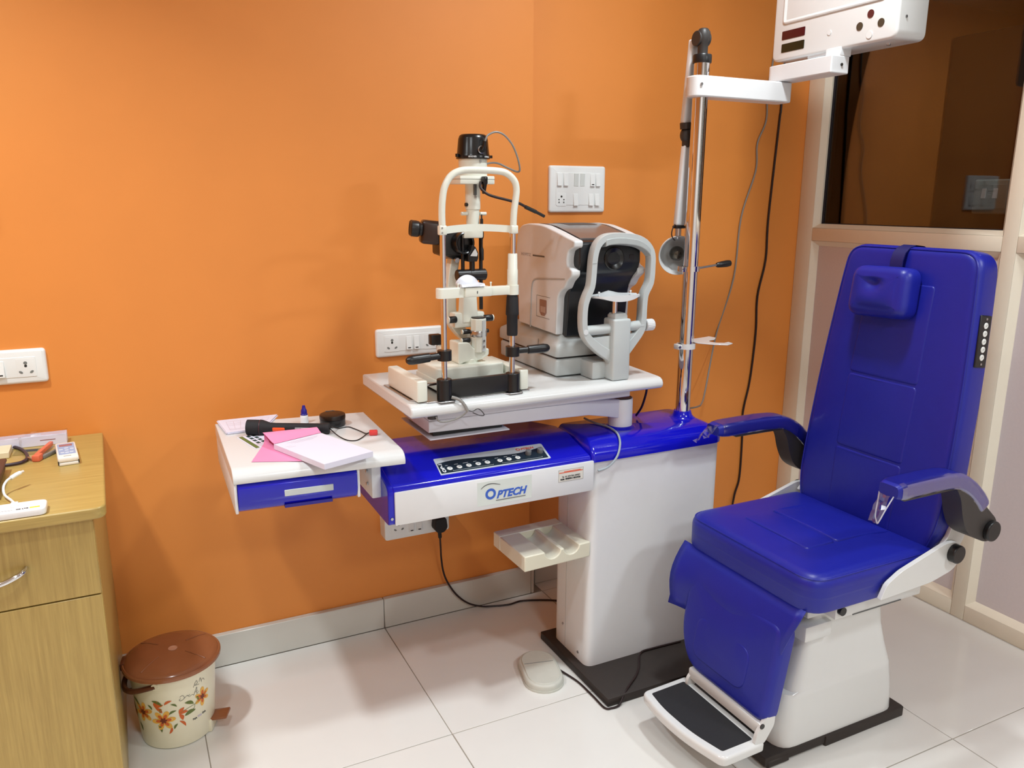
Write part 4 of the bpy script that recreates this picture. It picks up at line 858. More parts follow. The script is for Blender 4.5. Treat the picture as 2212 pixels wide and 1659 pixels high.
# ------------------------------------------------------------------ patient chair
YC = -0.94
pc = Thing('patient_chair', (1.62, YC, 0), 'blue leatherette examination chair with armrests, headrest and footrest on a white pedestal', 'chair')
pc.part('base_plate', merge(MB().rbox(1.348, 1.853, -1.10, -0.725, 0.006, 0.031, 0.003, 2), MB().rbox(1.355, 1.43, -1.103, -1.02, 0.0, 0.02, 0.004, 1), MB().rbox(1.555, 1.853, -1.104, -0.75, 0.0, 0.03, 0.003, 2)), BROWNP)
def colr(x0, x1, z, r, dy=0.0): return [(a, b, z) for a, b in rrect(x0, x1, -1.096 + dy, -0.784 - dy, r, 5)]
pc.part('pedestal', MB().loft([colr(1.402, 1.830, 0.031, 0.05), colr(1.402, 1.824, 0.10, 0.05), colr(1.404, 1.806, 0.170, 0.045), colr(1.408, 1.801, 0.184, 0.042), colr(1.428, 1.799, 0.1865, 0.04, .001), colr(1.446, 1.772, 0.25, 0.036, .003), colr(1.462, 1.750, 0.31, 0.03, .005), colr(1.480, 1.735, 0.40, 0.025, .007)]), WHITEG, angle=50)
pc.part('front_support', MB().rbox(1.438, 1.53, -1.108, -0.80, 0.335, 0.378, 0.006, 2), WHITEG)
rail = pc.part('seat_frame', merge(MB().rbox(1.50, 1.81, -1.138, -1.10, 0.400, 0.452, 0.003, 2), MB().rbox(1.50, 1.81, -0.78, -0.742, 0.400, 0.452, 0.003, 2), MB().rbox(1.45, 1.80, -1.10, -0.78, 0.395, 0.45, 0.003, 1)), WHITEG)
pc.part('frame_bolt', MB().cyl((1.515, -1.138, 0.424), (1.515, -1.148, 0.424), 0.011, n=20), BLACKP, rail)
pc.part('frame_slot', MB().box(1.56, 1.735, -1.1392, -1.1378, 0.4, 0.4025), INKG, rail)
def mir(y): return 2 * YC - y
low = rpoly([(1.58, 0.462), (1.764, 0.470), (1.84, 0.487), (1.866, 0.51), (1.872, 0.54), (1.845, 0.566), (1.80, 0.567), (1.76, 0.556), (1.645, 0.524), (1.60, 0.50)], [.004, .02, .02, .02, .02, .02, .01, .01, .01, .01], 4)
upb = rpoly([(1.80, 0.545), (1.87, 0.53), (1.895, 0.56), (1.905, 0.64), (1.885, 0.72), (1.862, 0.67), (1.83, 0.575)], [.004, .02, .02, .02, .01, .02, .01], 4)
for sgn in (0, 1):
    f = (lambda y: y) if not sgn else mir
    b1 = pc.part('recline_bracket', MB().prism(low, lambda a, b, h: (a, f(h), b), -1.196, -1.184), WHITEG, bevel=0.0025)
    pc.part('back_bracket', MB().prism(upb, lambda a, b, h: (a, f(h), b), -1.181, -1.170), WHITEG, bevel=0.0025)
    pc.part('pivot_knob', MB().cyl((1.834, f(-1.19), 0.537), (1.834, f(-1.214), 0.537), 0.0242, n=32), BLACKP, b1, bevel=0.003)
so = rpoly([(1.372, -1.178), (1.80, -1.178), (1.80, -0.702), (1.372, -0.702)], [0.065, 0.03, 0.03, 0.065], 7)
sk = rpoly([(1.372, -1.178), (1.613, -1.178), (1.613, -0.702), (1.372, -0.702)], [0.065, 0.012, 0.012, 0.065], 7)
seat = pc.part('seat', merge(MB().puff(so, 0.062, 0.030, lambda a, b, h: (a, b, 0.488 + h), bulge=0.014, rb=0.006, seg=6), MB().puff(sk, 0.062, 0.004, lambda a, b, h: (a, b, 0.4535 + h), rb=0.012)), LEATH, angle=60)
pc.part('seat_piping', MB().tube([(a, b, 0.5405) for a, b in inset(so, 0.0075)] + [(inset(so, 0.0075)[0][0], inset(so, 0.0075)[0][1], 0.5405)], 0.0022, n=6, sub=1), LEATH, seat)
def seat_h(x, y): return 0.550 + 0.014 * max(0, 1 - abs((x - 1.586) / 0.184) ** 2.4) * max(0, 1 - abs((y - YC) / 0.208) ** 2.4)
def pnl(x0, x1, y0, y1, z, r=0.012): return MB().puff(dense(rrect(x0, x1, y0, y1, r), 0.03), 0.006, 0.005, lambda a, b, h: (a, b, seat_h(a, b) - 0.0035 + h), back=False)
for x0, x1 in ((1.475, 1.572), (1.576, 1.775)):
    pc.part('seat_panel', pnl(x0, x1, -1.055, -0.825, 0.5535), LEATH, seat, angle=60)
# backrest frame of reference: s across, t up the slope, h out of the front face
BT = Vector((0.117, 0, 0.993)).normalized(); BN = Vector((-BT.z, 0, BT.x)); BO = Vector((1.780, YC, 0.50)) - BN * 0.085
def BK(s, t, h): return tuple(BO + Vector((0, s, 0)) + BT * t + BN * h)
bo = rpoly([(-0.205, -0.01), (0.205, -0.01), (0.235, 0.10), (0.236, 0.19), (0.2276, 0.445), (0.209, 0.69), (0.197, 0.797), (-0.197, 0.797), (-0.209, 0.69), (-0.2276, 0.445), (-0.236, 0.19), (-0.235, 0.10)], [0.05, 0.05, 0.05, 0.08, 0.1, 0.06, 0.095, 0.095, 0.06, 0.1, 0.08, 0.05], 8)
back = pc.part('backrest', MB().puff(bo, 0.085, 0.024, BK, bulge=0.012, rb=0.02, seg=6), LEATH, angle=60)
pip = [BK(a, b, 0.0800) for a, b in inset(bo, 0.0075)]
pc.part('back_piping', MB().tube(pip + [pip[0]], 0.0022, n=6, sub=1), LEATH, back)
def back_h(s, t): return 0.085 + 0.012 * max(0, 1 - abs(s / 0.212) ** 2.4) * max(0, 1 - abs((t - 0.3935) / 0.38) ** 2.4)
for t0, t1, w0, w1 in ((0.02, 0.226, .100, .108), (0.231, 0.438, .108, .108), (0.443, 0.70, .108, .100)):
    pc.part('back_panel', MB().puff(dense(rpoly([(-w0, t0), (w0, t0), (w1, t1), (-w1, t1)], 0.012), 0.03), 0.006, 0.005, lambda a, b, h: BK(a, b, back_h(a, b) - 0.0035 + h), back=False), LEATH, back, angle=60)
def dent(s, t): return 0.011 * math.exp(-((s - 0.036) / 0.024) ** 2 - ((t - 0.692) / 0.017) ** 2) + 0.013 * math.exp(-((s - 0.036) / 0.052) ** 2 - ((t - 0.684) / 0.036) ** 2)
head = pc.part('headrest', MB().puff(dense(rpoly([(-0.068, 0.606), (0.116, 0.600), (0.116, 0.736), (-0.062, 0.740)], [0.034, 0.036, 0.034, 0.034], 7), 0.006), 0.064, 0.028, lambda a, b, h: BK(a, b, 0.092 + h), bulge=0.014, rb=0.012, seg=6, dent=dent), LEATH, angle=60)
strap = []
for t, h in ((0.725, 0.0975), (0.755, 0.1005), (0.777, 0.0955), (0.792, 0.082), (0.801, 0.06), (0.8015, 0.03), (0.79, -0.004)):
    strap.append([BK(s, t, h + d) for s, d in ((0.000, -0.002), (0.038, -0.002), (0.038, 0.0015), (0.000, 0.0015))])
pc.part('head_strap', MB().loft(strap), LEATHD, head)
wz = lambda t: 0.2216 - (t - 0.52) * 0.078
swp = pc.part('hand_control', MB().loft([[BK(-wz(t) - d, t, h) for t, h in ((0.515, 0.020), (0.643, 0.020), (0.643, 0.062), (0.515, 0.062))] for d in (-0.004, 0.0045)]), BLACKP, back, bevel=0.002)
bm_ = mesh_of(MB().lathe([(0.0078, 0), (0.0078, 0.0012), (0.0068, 0.002), (0, 0.002)], (0, 0, 0), (0, -1, 0), 20), mat('white_button', (232, 234, 232), 0.3))
bmi = mesh_of(MB().add([(-.003, -.0024, -.0012), (.003, -.0024, .0008), (.003, -.0024, .002), (-.003, -.0024, 0)], [(0, 1, 2, 3)]), INKG)
for k in range(5):
    t = 0.540 + 0.0195 * k
    pc.put('button', bm_, BK(-wz(t) - 0.0045, t, 0.041), swp); pc.put('button_icon', bmi, BK(-wz(t) - 0.0045, t, 0.041), swp)
for t in (0.5235, 0.6345): pc.part('screw', MB().cyl(BK(-wz(t) - 0.004, t, 0.041), BK(-wz(t) - 0.0062, t, 0.041), 0.003, n=10), STEEL, swp)
# armrests
WRAP = film('clear_plastic_wrap', (255, 255, 255), (0.93, 0.93, 0.95), 0.12, 0.22)
def crumple(pts_fn, nu, nv, amp, seed):
    rnd = random.Random(seed); m = MB()
    vs = []
    for i in range(nu + 1):
        for j in range(nv + 1):
            p = Vector(pts_fn(i / nu, j / nv)); vs.append(p + Vector((rnd.uniform(-amp, amp), rnd.uniform(-amp, amp), rnd.uniform(-amp, amp))))
    return m.add(vs, [(i * (nv + 1) + j, i * (nv + 1) + j + 1, (i + 1) * (nv + 1) + j + 1, (i + 1) * (nv + 1) + j) for i in range(nu) for j in range(nv)])
for sgn in (0, 1):
    yc_ = -1.221 if not sgn else -0.66; xf = 1.530 if not sgn else 1.492
    path = spline([(xf, 0, .7625), (1.60, 0, .7645), (1.69, 0, .764), (1.745, 0, .757), (1.79, 0, .735), (1.83, 0, .702), (1.855, 0, .672)], 5)
    rg = []
    for i, p in enumerate(path):
        t = (path[min(i + 1, len(path) - 1)] - path[max(i - 1, 0)]).normalized(); n_ = Vector((-t.z, 0, t.x))
        k = min(1, (i + 0.6) / 2.2) if i < 3 else min(1, (len(path) - i - 0.2) / 2.0)
        rg.append([tuple(p + n_ * b * (0.6 + 0.4 * k) + Vector((0, yc_ + a * (0.75 + 0.25 * k), 0))) for a, b in rrect(-0.031, 0.031, -0.020, 0.020, 0.013, 4)])
    pad = pc.part('armrest_pad', MB().loft(rg), LEATH, angle=60)
    wr_ = []
    rnd = random.Random(5 + sgn)
    for r_ in rg[1:-1]:
        c = sum((Vector(p) for p in r_), Vector()) / len(r_)
        wr_.append([tuple(Vector(p) + (Vector(p) - c).normalized() * (0.0010 + rnd.random() * 0.0014)) for p in r_])
    pc.part('plastic_wrap', MB().loft(wr_, True, False, False), WRAP, pad, angle=12, label='clear crinkled plastic wrapping')
    if not sgn:
        pc.part('plastic_wrap', crumple(lambda u, v: (1.530 - 0.043 * u - 0.004 * math.sin(6 * v), -1.228 + 0.030 * v - 0.010 * u, 0.752 - 0.058 * u), 8, 4, 0.0022, 3), WRAP, pad, angle=8, label='loose end of clear plastic wrapping')
        pc.part('wrap_hem', merge(MB().tube([(1.530, -1.236, .752), (1.505, -1.238, .725), (1.488, -1.236, .697), (1.500, -1.222, .694), (1.516, -1.205, .70), (1.530, -1.196, .725), (1.532, -1.196, .752)], 0.0016, n=6, sub=4)), mat('cloudy_plastic_hem', (214, 216, 228), 0.3, alpha=0.6), pad)
    else:
        pc.part('plastic_wrap', crumple(lambda u, v: (1.495 - 0.048 * u, -0.688 + 0.056 * v, 0.778 - 0.036 * v * (0.3 + 0.7 * u) - 0.016 * u + 0.010 * math.sin(9 * v + 4 * u)), 8, 6, 0.004, 9), WRAP, pad, angle=8, label='twisted end of clear plastic wrapping')
    dark = rpoly([(1.735, 0.742), (1.757, 0.712), (1.771, 0.663), (1.793, 0.622), (1.821, 0.601), (1.872, 0.579), (1.902, 0.580), (1.913, 0.602), (1.907, 0.634), (1.867, 0.668), (1.832, 0.70), (1.787, 0.738)], [.004, .02, .02, .02, .02, .02, .02, .02, .02, .02, .02, .01], 4)
    yy = (yc_ - 0.027, yc_ + 0.027)
    ad = pc.part('armrest_arm', merge(MB().prism(dark, lambda a, b, h: (a, h, b), *yy), MB().rbox(1.56, 1.76, yc_ - .022, yc_ + .022, .736, .746, .003, 1)), GREYD, bevel=0.008)
    ye = yc_ - 0.026 if not sgn else yc_ + 0.026
    pc.part('arm_end_cap', MB().cyl((1.884, ye, .609), (1.884, ye + (-0.014 if not sgn else 0.014), .609), 0.0265, n=28), BLACKP, ad, bevel=0.003)
    yi = yc_ + 0.027 if not sgn else yc_ - 0.027
    pc.part('arm_pivot', MB().cyl((1.872, yi, .62), (1.872, (-1.165 if not sgn else mir(-1.165)), .62), 0.018, n=20), GREYD, ad)
# leg rest, flap and foot rest
LT = Vector((0.04, 0, 0.235)).normalized(); LN = Vector((-LT.z, 0, LT.x)); LO = Vector((1.3065, YC, 0.150)) - LN * 0.052
def LK(s, t, h): return tuple(LO + Vector((0, s, 0)) + LT * t + LN * h)
lg_ = pc.part('leg_rest', MB().puff(rpoly([(-0.178, 0), (0.118, 0), (0.172, 0.085), (0.176, 0.262), (-0.180, 0.262)], [0.035, 0.05, 0.06, 0.03, 0.04], 7), 0.052, 0.020, LK, bulge=0.008, rb=0.012, seg=6), LEATH, angle=60)
pc.part('leg_panel', MB().puff(rpoly([(-0.10, 0.045), (0.10, 0.045), (0.10, 0.16), (-0.10, 0.16)], 0.035, 6), 0.0045, 0.004, lambda a, b, h: LK(a, b, 0.0545 + h), back=False), LEATH, lg_, angle=60)
fl_ = []
nu = 18
for i in range(nu + 1):
    u = i / nu
    y = -0.704 - 0.452 * u
    far = max(0.0, 1 - u / 0.22); near = max(0.0, (u - 0.85) / 0.15)
    row = []
    for j in range(9):
        v = j / 8
        zb = 0.288 - 0.006 * math.sin(5 * u) - 0.07 * u ** 2; z = 0.462 + (zb - 0.462) * v
        x = 1.377 - 0.030 * v - 0.020 * math.sin(math.pi * min(1, v * 1.15)) - 0.030 * far ** 1.3 * v ** 0.8 + 0.004 * math.sin(9 * u) * v + 0.01 * near * v
        yy_ = y - 0.014 * far * v + 0.080 * near * v ** 1.2
        row.append((x, yy_, z))
    fl_.append(row)
fm = MB().loft(fl_, False)
flap = pc.part('front_flap', fm, LEATH, lg_, angle=80)
sd = flap.modifiers.new('thick', 'SOLIDIFY'); sd.thickness = 0.0025
fo = rpoly([(1.322, -1.120), (1.322, -0.806), (1.168, -0.814), (1.154, -0.90), (1.158, -1.01), (1.186, -1.124)], [0.012, 0.012, 0.02, 0.12, 0.12, 0.02], 6)
ft = pc.part('foot_rest', MB().puff(fo, 0.026, 0.008, lambda a, b, h: (a, b, 0.077 + h), rb=0.006), WHITEG)
pc.part('foot_mat', MB().puff(rpoly([(1.300, -1.098), (1.300, -0.828), (1.186, -0.834), (1.176, -0.90), (1.180, -1.01), (1.203, -1.100)], [0.006, 0.006, 0.006, 0.12, 0.12, 0.006], 6), 0.0018, 0.001, lambda a, b, h: (a, b, 0.1025 + h), back=False), BLACKR, ft)
pc.part('foot_hinge', merge(MB().rbox(1.306, 1.336, -1.112, -0.835, 0.118, 0.152, 0.006, 2), MB().prism(rpoly([(1.290, 0.100), (1.322, 0.098), (1.350, 0.140), (1.352, 0.172), (1.322, 0.168), (1.296, 0.13)], 0.008, 3), lambda a, b, h: (a, h, b), -1.116, -1.106), MB().prism(rpoly([(1.296, 0.100), (1.322, 0.098), (1.350, 0.135), (1.350, 0.150), (1.322, 0.148), (1.300, 0.125)], 0.008, 3), lambda a, b, h: (a, h, b), -0.846, -0.836)), WHITEG, ft)
pc.part('hinge_bolt', MB().cyl((1.308, -1.1175, 0.150), (1.308, -1.1195, 0.150), 0.007, n=16), GREYD, ft)

# ------------------------------------------------------------------ foot pedal
pd = Thing('foot_pedal', (1.04, -0.48, 0), 'oval pale grey foot switch pedal on the floor beside the column', 'foot pedal')
pax = Vector((0.022, 0.09, 0)).normalized(); ppx = Vector((pax.y, -pax.x, 0)); pcn = Vector((1.033, -0.484, 0))
def stad(hl, r, z, n=12):
    o = []
    for k in range(n + 1):
        a = -math.pi / 2 + math.pi * k / n; o.append(pcn + ppx * (r * math.sin(a) * -1) + pax * (hl + r * math.cos(a)) + Vector((0, 0, z)))
    for k in range(n + 1):
        a = math.pi / 2 + math.pi * k / n; o.append(pcn + ppx * (r * math.sin(a) * -1) + pax * (-hl + r * math.cos(a)) + Vector((0, 0, z)))
    return [tuple(p) for p in o]
PEDM = mat('pale_grey_pedal_plastic', (200, 200, 190), 0.4)
pd.part('housing', MB().loft([stad(0.040, 0.058, 0.0), stad(0.040, 0.0585, 0.016), stad(0.040, 0.057, 0.021), stad(0.040, 0.053, 0.0235)]), PEDM, angle=50)
pd.part('rim', MB().loft([stad(0.040, 0.0605, 0.0), stad(0.040, 0.0605, 0.006)]), PEDM)
tt = [p for p in stad(0.038, 0.0495, 0.0)]
tre = MB(); up_ = [(x, y, 0.0265 + 0.0015 * (((Vector((x, y, 0)) - pcn).dot(pax)) / 0.09)) for x, y, z in tt]
tre.loft([[(x, y, 0.022) for x, y, z in tt], up_])
pd.part('treadle', tre, PEDM, bevel=0.002)
pd.part('treadle_crease', MB().tube([tuple(pcn + ppx * a + pax * 0.022 + Vector((0, 0, 0.0268))) for a in (-0.045, 0.045)], 0.0009, n=6, sub=1), INKG)

# ------------------------------------------------------------------ wooden desk
dk = Thing('desk', (-0.5, -0.3, 0), 'light wood laminate desk with a drawer and chrome handle against the orange wall', 'desk')
dk.part('desktop', MB().prism(rpoly([(-1.1, -0.606), (-0.072, -0.606), (-0.082, -0.001), (-1.1, -0.001)], [0.004, 0.028, 0.004, 0.004], 6), lambda a, b, h: (a, b, h), 0.755, 0.780), WOODH, bevel=0.004)
dk.part('side_panel', MB().rbox(-0.118, -0.099, -0.568, -0.002, 0.0, 0.755, 0.001, 1), WOODV)
dk.part('side_panel', MB().rbox(-0.70, -0.682, -0.568, -0.002, 0.0, 0.755, 0.001, 1), WOODV)
dk.part('carcass', MB().box(-0.682, -0.118, -0.565, -0.002, 0.0, 0.754), WOODV)
dw = dk.part('drawer', MB().rbox(-0.70, -0.0995, -0.586, -0.569, 0.5795, 0.750, 0.0012, 1), WOODV)
dk.part('door', MB().rbox(-0.70, -0.0995, -0.586, -0.569, 0.010, 0.5765, 0.0012, 1), WOODV)
dk.part('handle', MB().tube([(-0.356, -0.584, 0.662), (-0.352, -0.598, 0.661), (-0.338, -0.609, 0.657), (-0.315, -0.614, 0.651), (-0.292, -0.615, 0.649), (-0.268, -0.613, 0.652), (-0.246, -0.608, 0.659), (-0.234, -0.598, 0.663), (-0.230, -0.584, 0.664)], 0.0055, n=12, sub=4), CHROME, dw)

# ------------------------------------------------------------------ pedal bin
BC = Vector((0.028, -0.272, 0.0))
pb = Thing('pedal_bin', BC, 'cream flower-printed pedal bin with a brown lid beside the desk', 'bin')
BROWNL = mat('brown_plastic_lid', (148, 92, 60), 0.18, noise=0.03)
BROWNH = mat('brown_plastic_handle', (96, 52, 34), 0.3)
CREAMB = mat('cream_bin_plastic', (232, 226, 200), 0.28, noise=0.01)
def rb_(z): return 0.092 + 0.0165 * z / 0.22
pb.part('bucket', MB().lathe([(0.085, 0.0), (0.091, 0.003), (rb_(.02), .02), (rb_(.1), .1), (rb_(.2), .2), (rb_(.222), .222)], BC, n=56), CREAMB)
lid = pb.part('lid', MB().lathe([(0.112, 0.212), (0.1225, 0.213), (0.1225, 0.220), (0.1195, 0.2235), (0.1165, 0.2225), (0.1135, 0.226), (0.105, 0.2305), (0.085, 0.2355), (0.05, 0.240), (0.0, 0.2415)], BC, n=64), BROWNL, angle=40)
pb.part('lid_badge', MB().lathe([(0.0115, 0.2408), (0.0115, 0.2425), (0.010, 0.2428), (0.0095, 0.2418), (0, 0.2420)], BC + Vector((0.004, -0.004, 0)), n=24), mat('pale_brown_badge', (200, 150, 126), 0.3), lid)
for a in (-0.75, 0.55, 2.3, 3.9):
    c, s = math.cos(a), math.sin(a)
    pb.part('lid_rib', MB().tube([tuple(BC + Vector((c * r, s * r, z))) for r, z in ((0.045, .2403), (0.075, .2373), (0.106, .2305))], 0.0018, n=6, sub=3), BROWNL, lid)
hd = Vector((-0.98, 0.17, 0))
pb.part('hinge', MB(Matrix.Translation(BC) @ Matrix.Rotation(math.atan2(hd.y, hd.x), 4, 'Z')).rbox(0.108, 0.1245, -0.022, 0.022, 0.205, 0.226, 0.004, 2), BROWNH, lid)
# bail handle folded down at the side near the desk
hl = [(0.028 + 0.110 * math.cos(math.radians(a)), -0.272 + 0.110 * math.sin(math.radians(a))) for a in (244, 232, 220, 205, 190, 175, 160, 148)]
hz = [0.196, 0.190, 0.182, 0.172, 0.166, 0.168, 0.178, 0.192]
hrad = [0.1065, 0.110, 0.114, 0.118, 0.120, 0.119, 0.115, 0.1065]
hpts = [(0.028 + r * math.cos(math.radians(a)), -0.272 + r * math.sin(math.radians(a)), z) for a, z, r in zip((244, 232, 220, 205, 190, 175, 160, 148), hz, hrad)]
pb.part('bail_handle', MB().tube(hpts, 0.0070, n=8, sub=4), BROWNH)
for a in (244, 148):
    c, s = math.cos(math.radians(a)), math.sin(math.radians(a))
    pb.part('handle_boss', MB().cyl(tuple(BC + Vector((c * .100, s * .100, .197))), tuple(BC + Vector((c * .112, s * .112, .197))), 0.009, n=14), CREAMB)
pdx = math.atan2(-0.05, 0.125)
pb.part('pedal', MB(Matrix.Translation(BC) @ Matrix.Rotation(pdx, 4, 'Z') @ Matrix.Rotation(math.radians(-6), 4, 'Y')).rbox(0.088, 0.138, -0.022, 0.022, 0.020, 0.028, 0.003, 2), BROWNL)
pb.part('pedal_guard', MB(Matrix.Translation(BC) @ Matrix.Rotation(pdx, 4, 'Z')).rbox(0.080, 0.096, -0.028, 0.028, 0.0, 0.036, 0.004, 2), CREAMB)
# flat flower print that follows the bucket; a0 is the angle of the print's own axis
A0 = math.radians(-90 - 18)
def onb(s, z, e=0.0007):
    r = rb_(z) + e; a = A0 + s / 0.10
    return (BC.x + r * math.cos(a), BC.y + r * math.sin(a), z)
def blob(pts, e): return [onb(p[0], p[1], e) for p in pts]
def leaf(m, s, z, L, w, ang, e=0.0007):
    c, sn = math.cos(ang), math.sin(ang); U = []; D = []
    for k in range(8):
        t = k / 7; ww = w * math.sin(math.pi * t) ** 0.8; bend = 0.12 * L * math.sin(math.pi * t)
        for l_, sg in ((U, 1), (D, -1)):
            x = L * t; y = sg * ww + bend; l_.append(onb(s + x * c - y * sn, z + x * sn + y * c, e))
    m.loft([U, D], False)
def flower(s, z, R, n=6, a0=0.2, squash=1.0):
    def star(k1, k2, e):
        m = MB(); N = 6 * n; pts = []
        for k in range(N):
            a = a0 + 2 * math.pi * k / N; c = abs(math.cos(n * (a - a0) / 2)); r = R * (k2 + (k1 - k2) * c ** 1.1) * (1 - (1 - squash) * abs(math.cos(a)))
            pts.append((s + r * math.cos(a), z + r * math.sin(a)))
        vs = [onb(s, z, e)] + [onb(a, b, e) for a, b in pts]
        return m.add(vs, [(0, 1 + k, 1 + (k + 1) % N) for k in range(N)])
    f = pb.part('flower_print', star(1.0, 0.42, 0.0008), mat('yellow_print', (234, 178, 76), 0.4))
    pb.part('flower_flush', star(0.66, 0.20, 0.0011), mat('orange_print', (206, 98, 40), 0.4), f)
    pb.part('flower_heart', star(0.30, 0.16, 0.0014), mat('maroon_print', (110, 44, 24), 0.4), f)
ora = MB(); grn = MB(); gry = MB()
for s, z, R, n, a0, sq in ((-0.062, 0.112, 0.031, 6, 0.3, 1), (-0.006, 0.092, 0.031, 6, 0.1, 1), (0.096, 0.128, 0.029, 6, 0.5, .8), (-0.118, 0.095, 0.026, 6, 0.0, 1)):
    flower(s, z, R, n, a0, sq)
for s, z, a in ((-0.022, 0.131, 0.4), (0.033, 0.104, 0.9), (0.033, 0.104, -1.2), (-0.022, 0.131, -0.8), (-0.022, 0.131, 1.3), (0.033, 0.104, 0.1)):
    leaf(ora, s, z, 0.022, 0.0048, a)
for s, z, L, a in ((0.000, 0.139, 0.022, 0.5), (0.012, 0.072, 0.024, -1.9), (0.032, 0.084, 0.026, -0.95), (0.0, 0.139, 0.02, .55)):
    leaf(ora, s, z, L, 0.0034, a)
for s, z, L, w, a in ((-0.030, 0.152, 0.030, .0042, -0.55), (-0.042, 0.138, 0.017, .003, -0.95), (0.015, 0.139, 0.018, .0028, -0.6), (0.008, 0.108, 0.022, .0032, 0.45), (0.048, 0.133, 0.026, .005, -0.5), (0.046, 0.094, 0.030, .006, 0.25), (0.078, 0.138, 0.016, .004, -1.1), (-0.022, 0.078, 0.024, .004, -1.25), (0.018, 0.062, 0.018, .003, 1.0), (-0.012, 0.115, .014, .003, 1.2), (-0.10, 0.142, .03, .005, -.5), (-.09, .07, .026, .004, -1.2)):
    leaf(grn, s, z, L, w, a)
def ribbon(m, pts, w, e=0.0007):
    P = spline([(a, 0, b) for a, b in pts], 6); L = []; R_ = []
    for i, p in enumerate(P):
        t = (P[min(i + 1, len(P) - 1)] - P[max(0, i - 1)]).normalized(); L.append(onb(p.x - t.z * w, p.z + t.x * w, e)); R_.append(onb(p.x + t.z * w, p.z - t.x * w, e))
    m.loft([L, R_], False)
ribbon(grn, [(0.036, 0.108), (0.055, 0.114), (0.078, 0.119), (0.094, 0.126)], 0.0006)
ribbon(grn, [(0.074, 0.118), (0.070, 0.106), (0.056, 0.099)], 0.0005)
for pts in ([(0.040, 0.150), (0.036, 0.146), (0.040, 0.143), (0.047, 0.146), (0.048, 0.153), (0.043, 0.157), (0.038, 0.154)], [(0.048, 0.147), (0.056, 0.153), (0.058, 0.149), (0.062, 0.153)], [(0.060, 0.146), (0.068, 0.149), (0.072, 0.145)],
            [(0.072, 0.145), (0.081, 0.165), (0.080, 0.146), (0.086, 0.15)], [(0.074, 0.152), (0.083, 0.154)], [(0.072, 0.168), (0.080, 0.184), (0.083, 0.176), (0.076, 0.172), (0.088, 0.170)], [(0.088, 0.176), (0.092, 0.186), (0.095, 0.172)], [(0.094, 0.176), (0.100, 0.180), (0.104, 0.173)]):
    ribbon(gry, pts, 0.0006)
pb.part('bud_print', ora, mat('orange_print', (206, 98, 40), 0.4), kind='stuff')
pb.part('leaf_print', grn, mat('green_print', (98, 112, 52), 0.4), kind='stuff'); pb.part('script_print', gry, mat('grey_print', (128, 126, 118), 0.4))
def bint(s_, a, z, size, width, tilt=0.0):
    m = text_mb(s_, size, (0, 0, 0), (1, 0, 0), (0, 1, 0), 0.0003, depth=0.0001, width=width); o = MB()
    o.add([onb(a + v.x, z + v.y + tilt * v.x, 0.0007 + v.z) for v in m.v], m.f); return o
pb.part('name_print', merge(bint('NA', 0.066, 0.071, 0.0075, 0.012), bint('DA', 0.094, 0.075, 0.0075, 0.012)), INKK); pb.part('name_print', bint('KO', 0.080, 0.073, 0.0075, 0.012), mat('lilac_print', (196, 186, 214), 0.4))

# ------------------------------------------------------------------ things on the drawer table (top at z = 0.80)
T = 0.80
pap = Thing('paper_stack', (0.27, -0.165, T), 'thin stack of white printed forms at the back of the drawer table', 'papers')
po = [(0.206, -0.108), (0.215, -0.242), (0.308, -0.238), (0.368, -0.112)]
for k in range(4):
    d = 0.0025 * math.sin(k * 2.1); o_ = [(a + d, b - 0.002 * k % .003) for a, b in po]
    pap.part('sheet', MB().prism(o_, lambda a, b, h: (a, b, h), T + 0.0002 + 0.0015 * k, T + 0.0002 + 0.0015 * k + 0.0013), PAPER)
def bil(u, v): return tuple((Vector(po[1]) * (1 - u) + Vector(po[2]) * u) * (1 - v) + (Vector(po[0]) * (1 - u) + Vector(po[3]) * u) * v)
gl = MB()
def pline(u0, v0, u1, v1, w=0.0004):
    a = Vector(bil(u0, v0)); b = Vector(bil(u1, v1)); n_ = Vector((-(b - a).y, (b - a).x)).normalized() * w; z = T + 0.0063
    gl.add([(*(a + n_), z), (*(b + n_), z), (*(b - n_), z), (*(a - n_), z)], [(0, 1, 2, 3)])
for v in (0.15, 0.22, 0.5, 0.62, 0.8): pline(0.12, v, 0.9, v)
for u in (0.12, 0.25, 0.38, 0.52, 0.65, 0.78, 0.9): pline(u, 0.15 if u in (0.12, 0.9) else 0.22, u, 0.8)
pap.part('form_print', gl, mat('faint_red_print', (206, 186, 196), 0.6))
# torch
tA = Vector((0.264, -0.266, T + 0.0207)); tB = Vector((0.462, -0.349, T + 0.0150)); tD = tB - tA; tL = tD.length
to = Thing('torch', tA, 'black torch with an orange switch lying on the drawer table', 'torch')
tbod = to.part('body', MB().lathe([(0.0195, 0.0), (0.0205, 0.001), (0.0205, 0.031), (0.0195, 0.0325), (0.0205, 0.034), (0.0205, 0.040), (0.0135, 0.060), (0.0128, 0.075), (0.0128, tL - 0.016), (0.0142, tL - 0.014), (0.0142, tL - 0.002), (0.0125, tL), (0, tL)], tA, tD, 36), BLACKR)
to.part('ring', MB().lathe([(0.0206, 0), (0.0211, 0.0005), (0.0211, 0.0015), (0.0206, 0.002)], tA + tD.normalized() * 0.0335, tD, 36, False, False), mat('maroon_ring', (74, 40, 48), 0.4))
tdn = tD.normalized(); tf = Vector((tdn.y, -tdn.x, 0)).normalized()
if tf.y > 0: tf = -tf
tup = Vector((0, 0, 1)); tM = basis(tdn, tf * 0.85 + tup * 0.5, tdn.cross(tf * 0.85 + tup * 0.5), tA)
tn = (tf * 0.995 - tup * 0.10).normalized(); tw_ = tdn.cross(tn)
tM = basis(tdn, tw_, tn, tA)
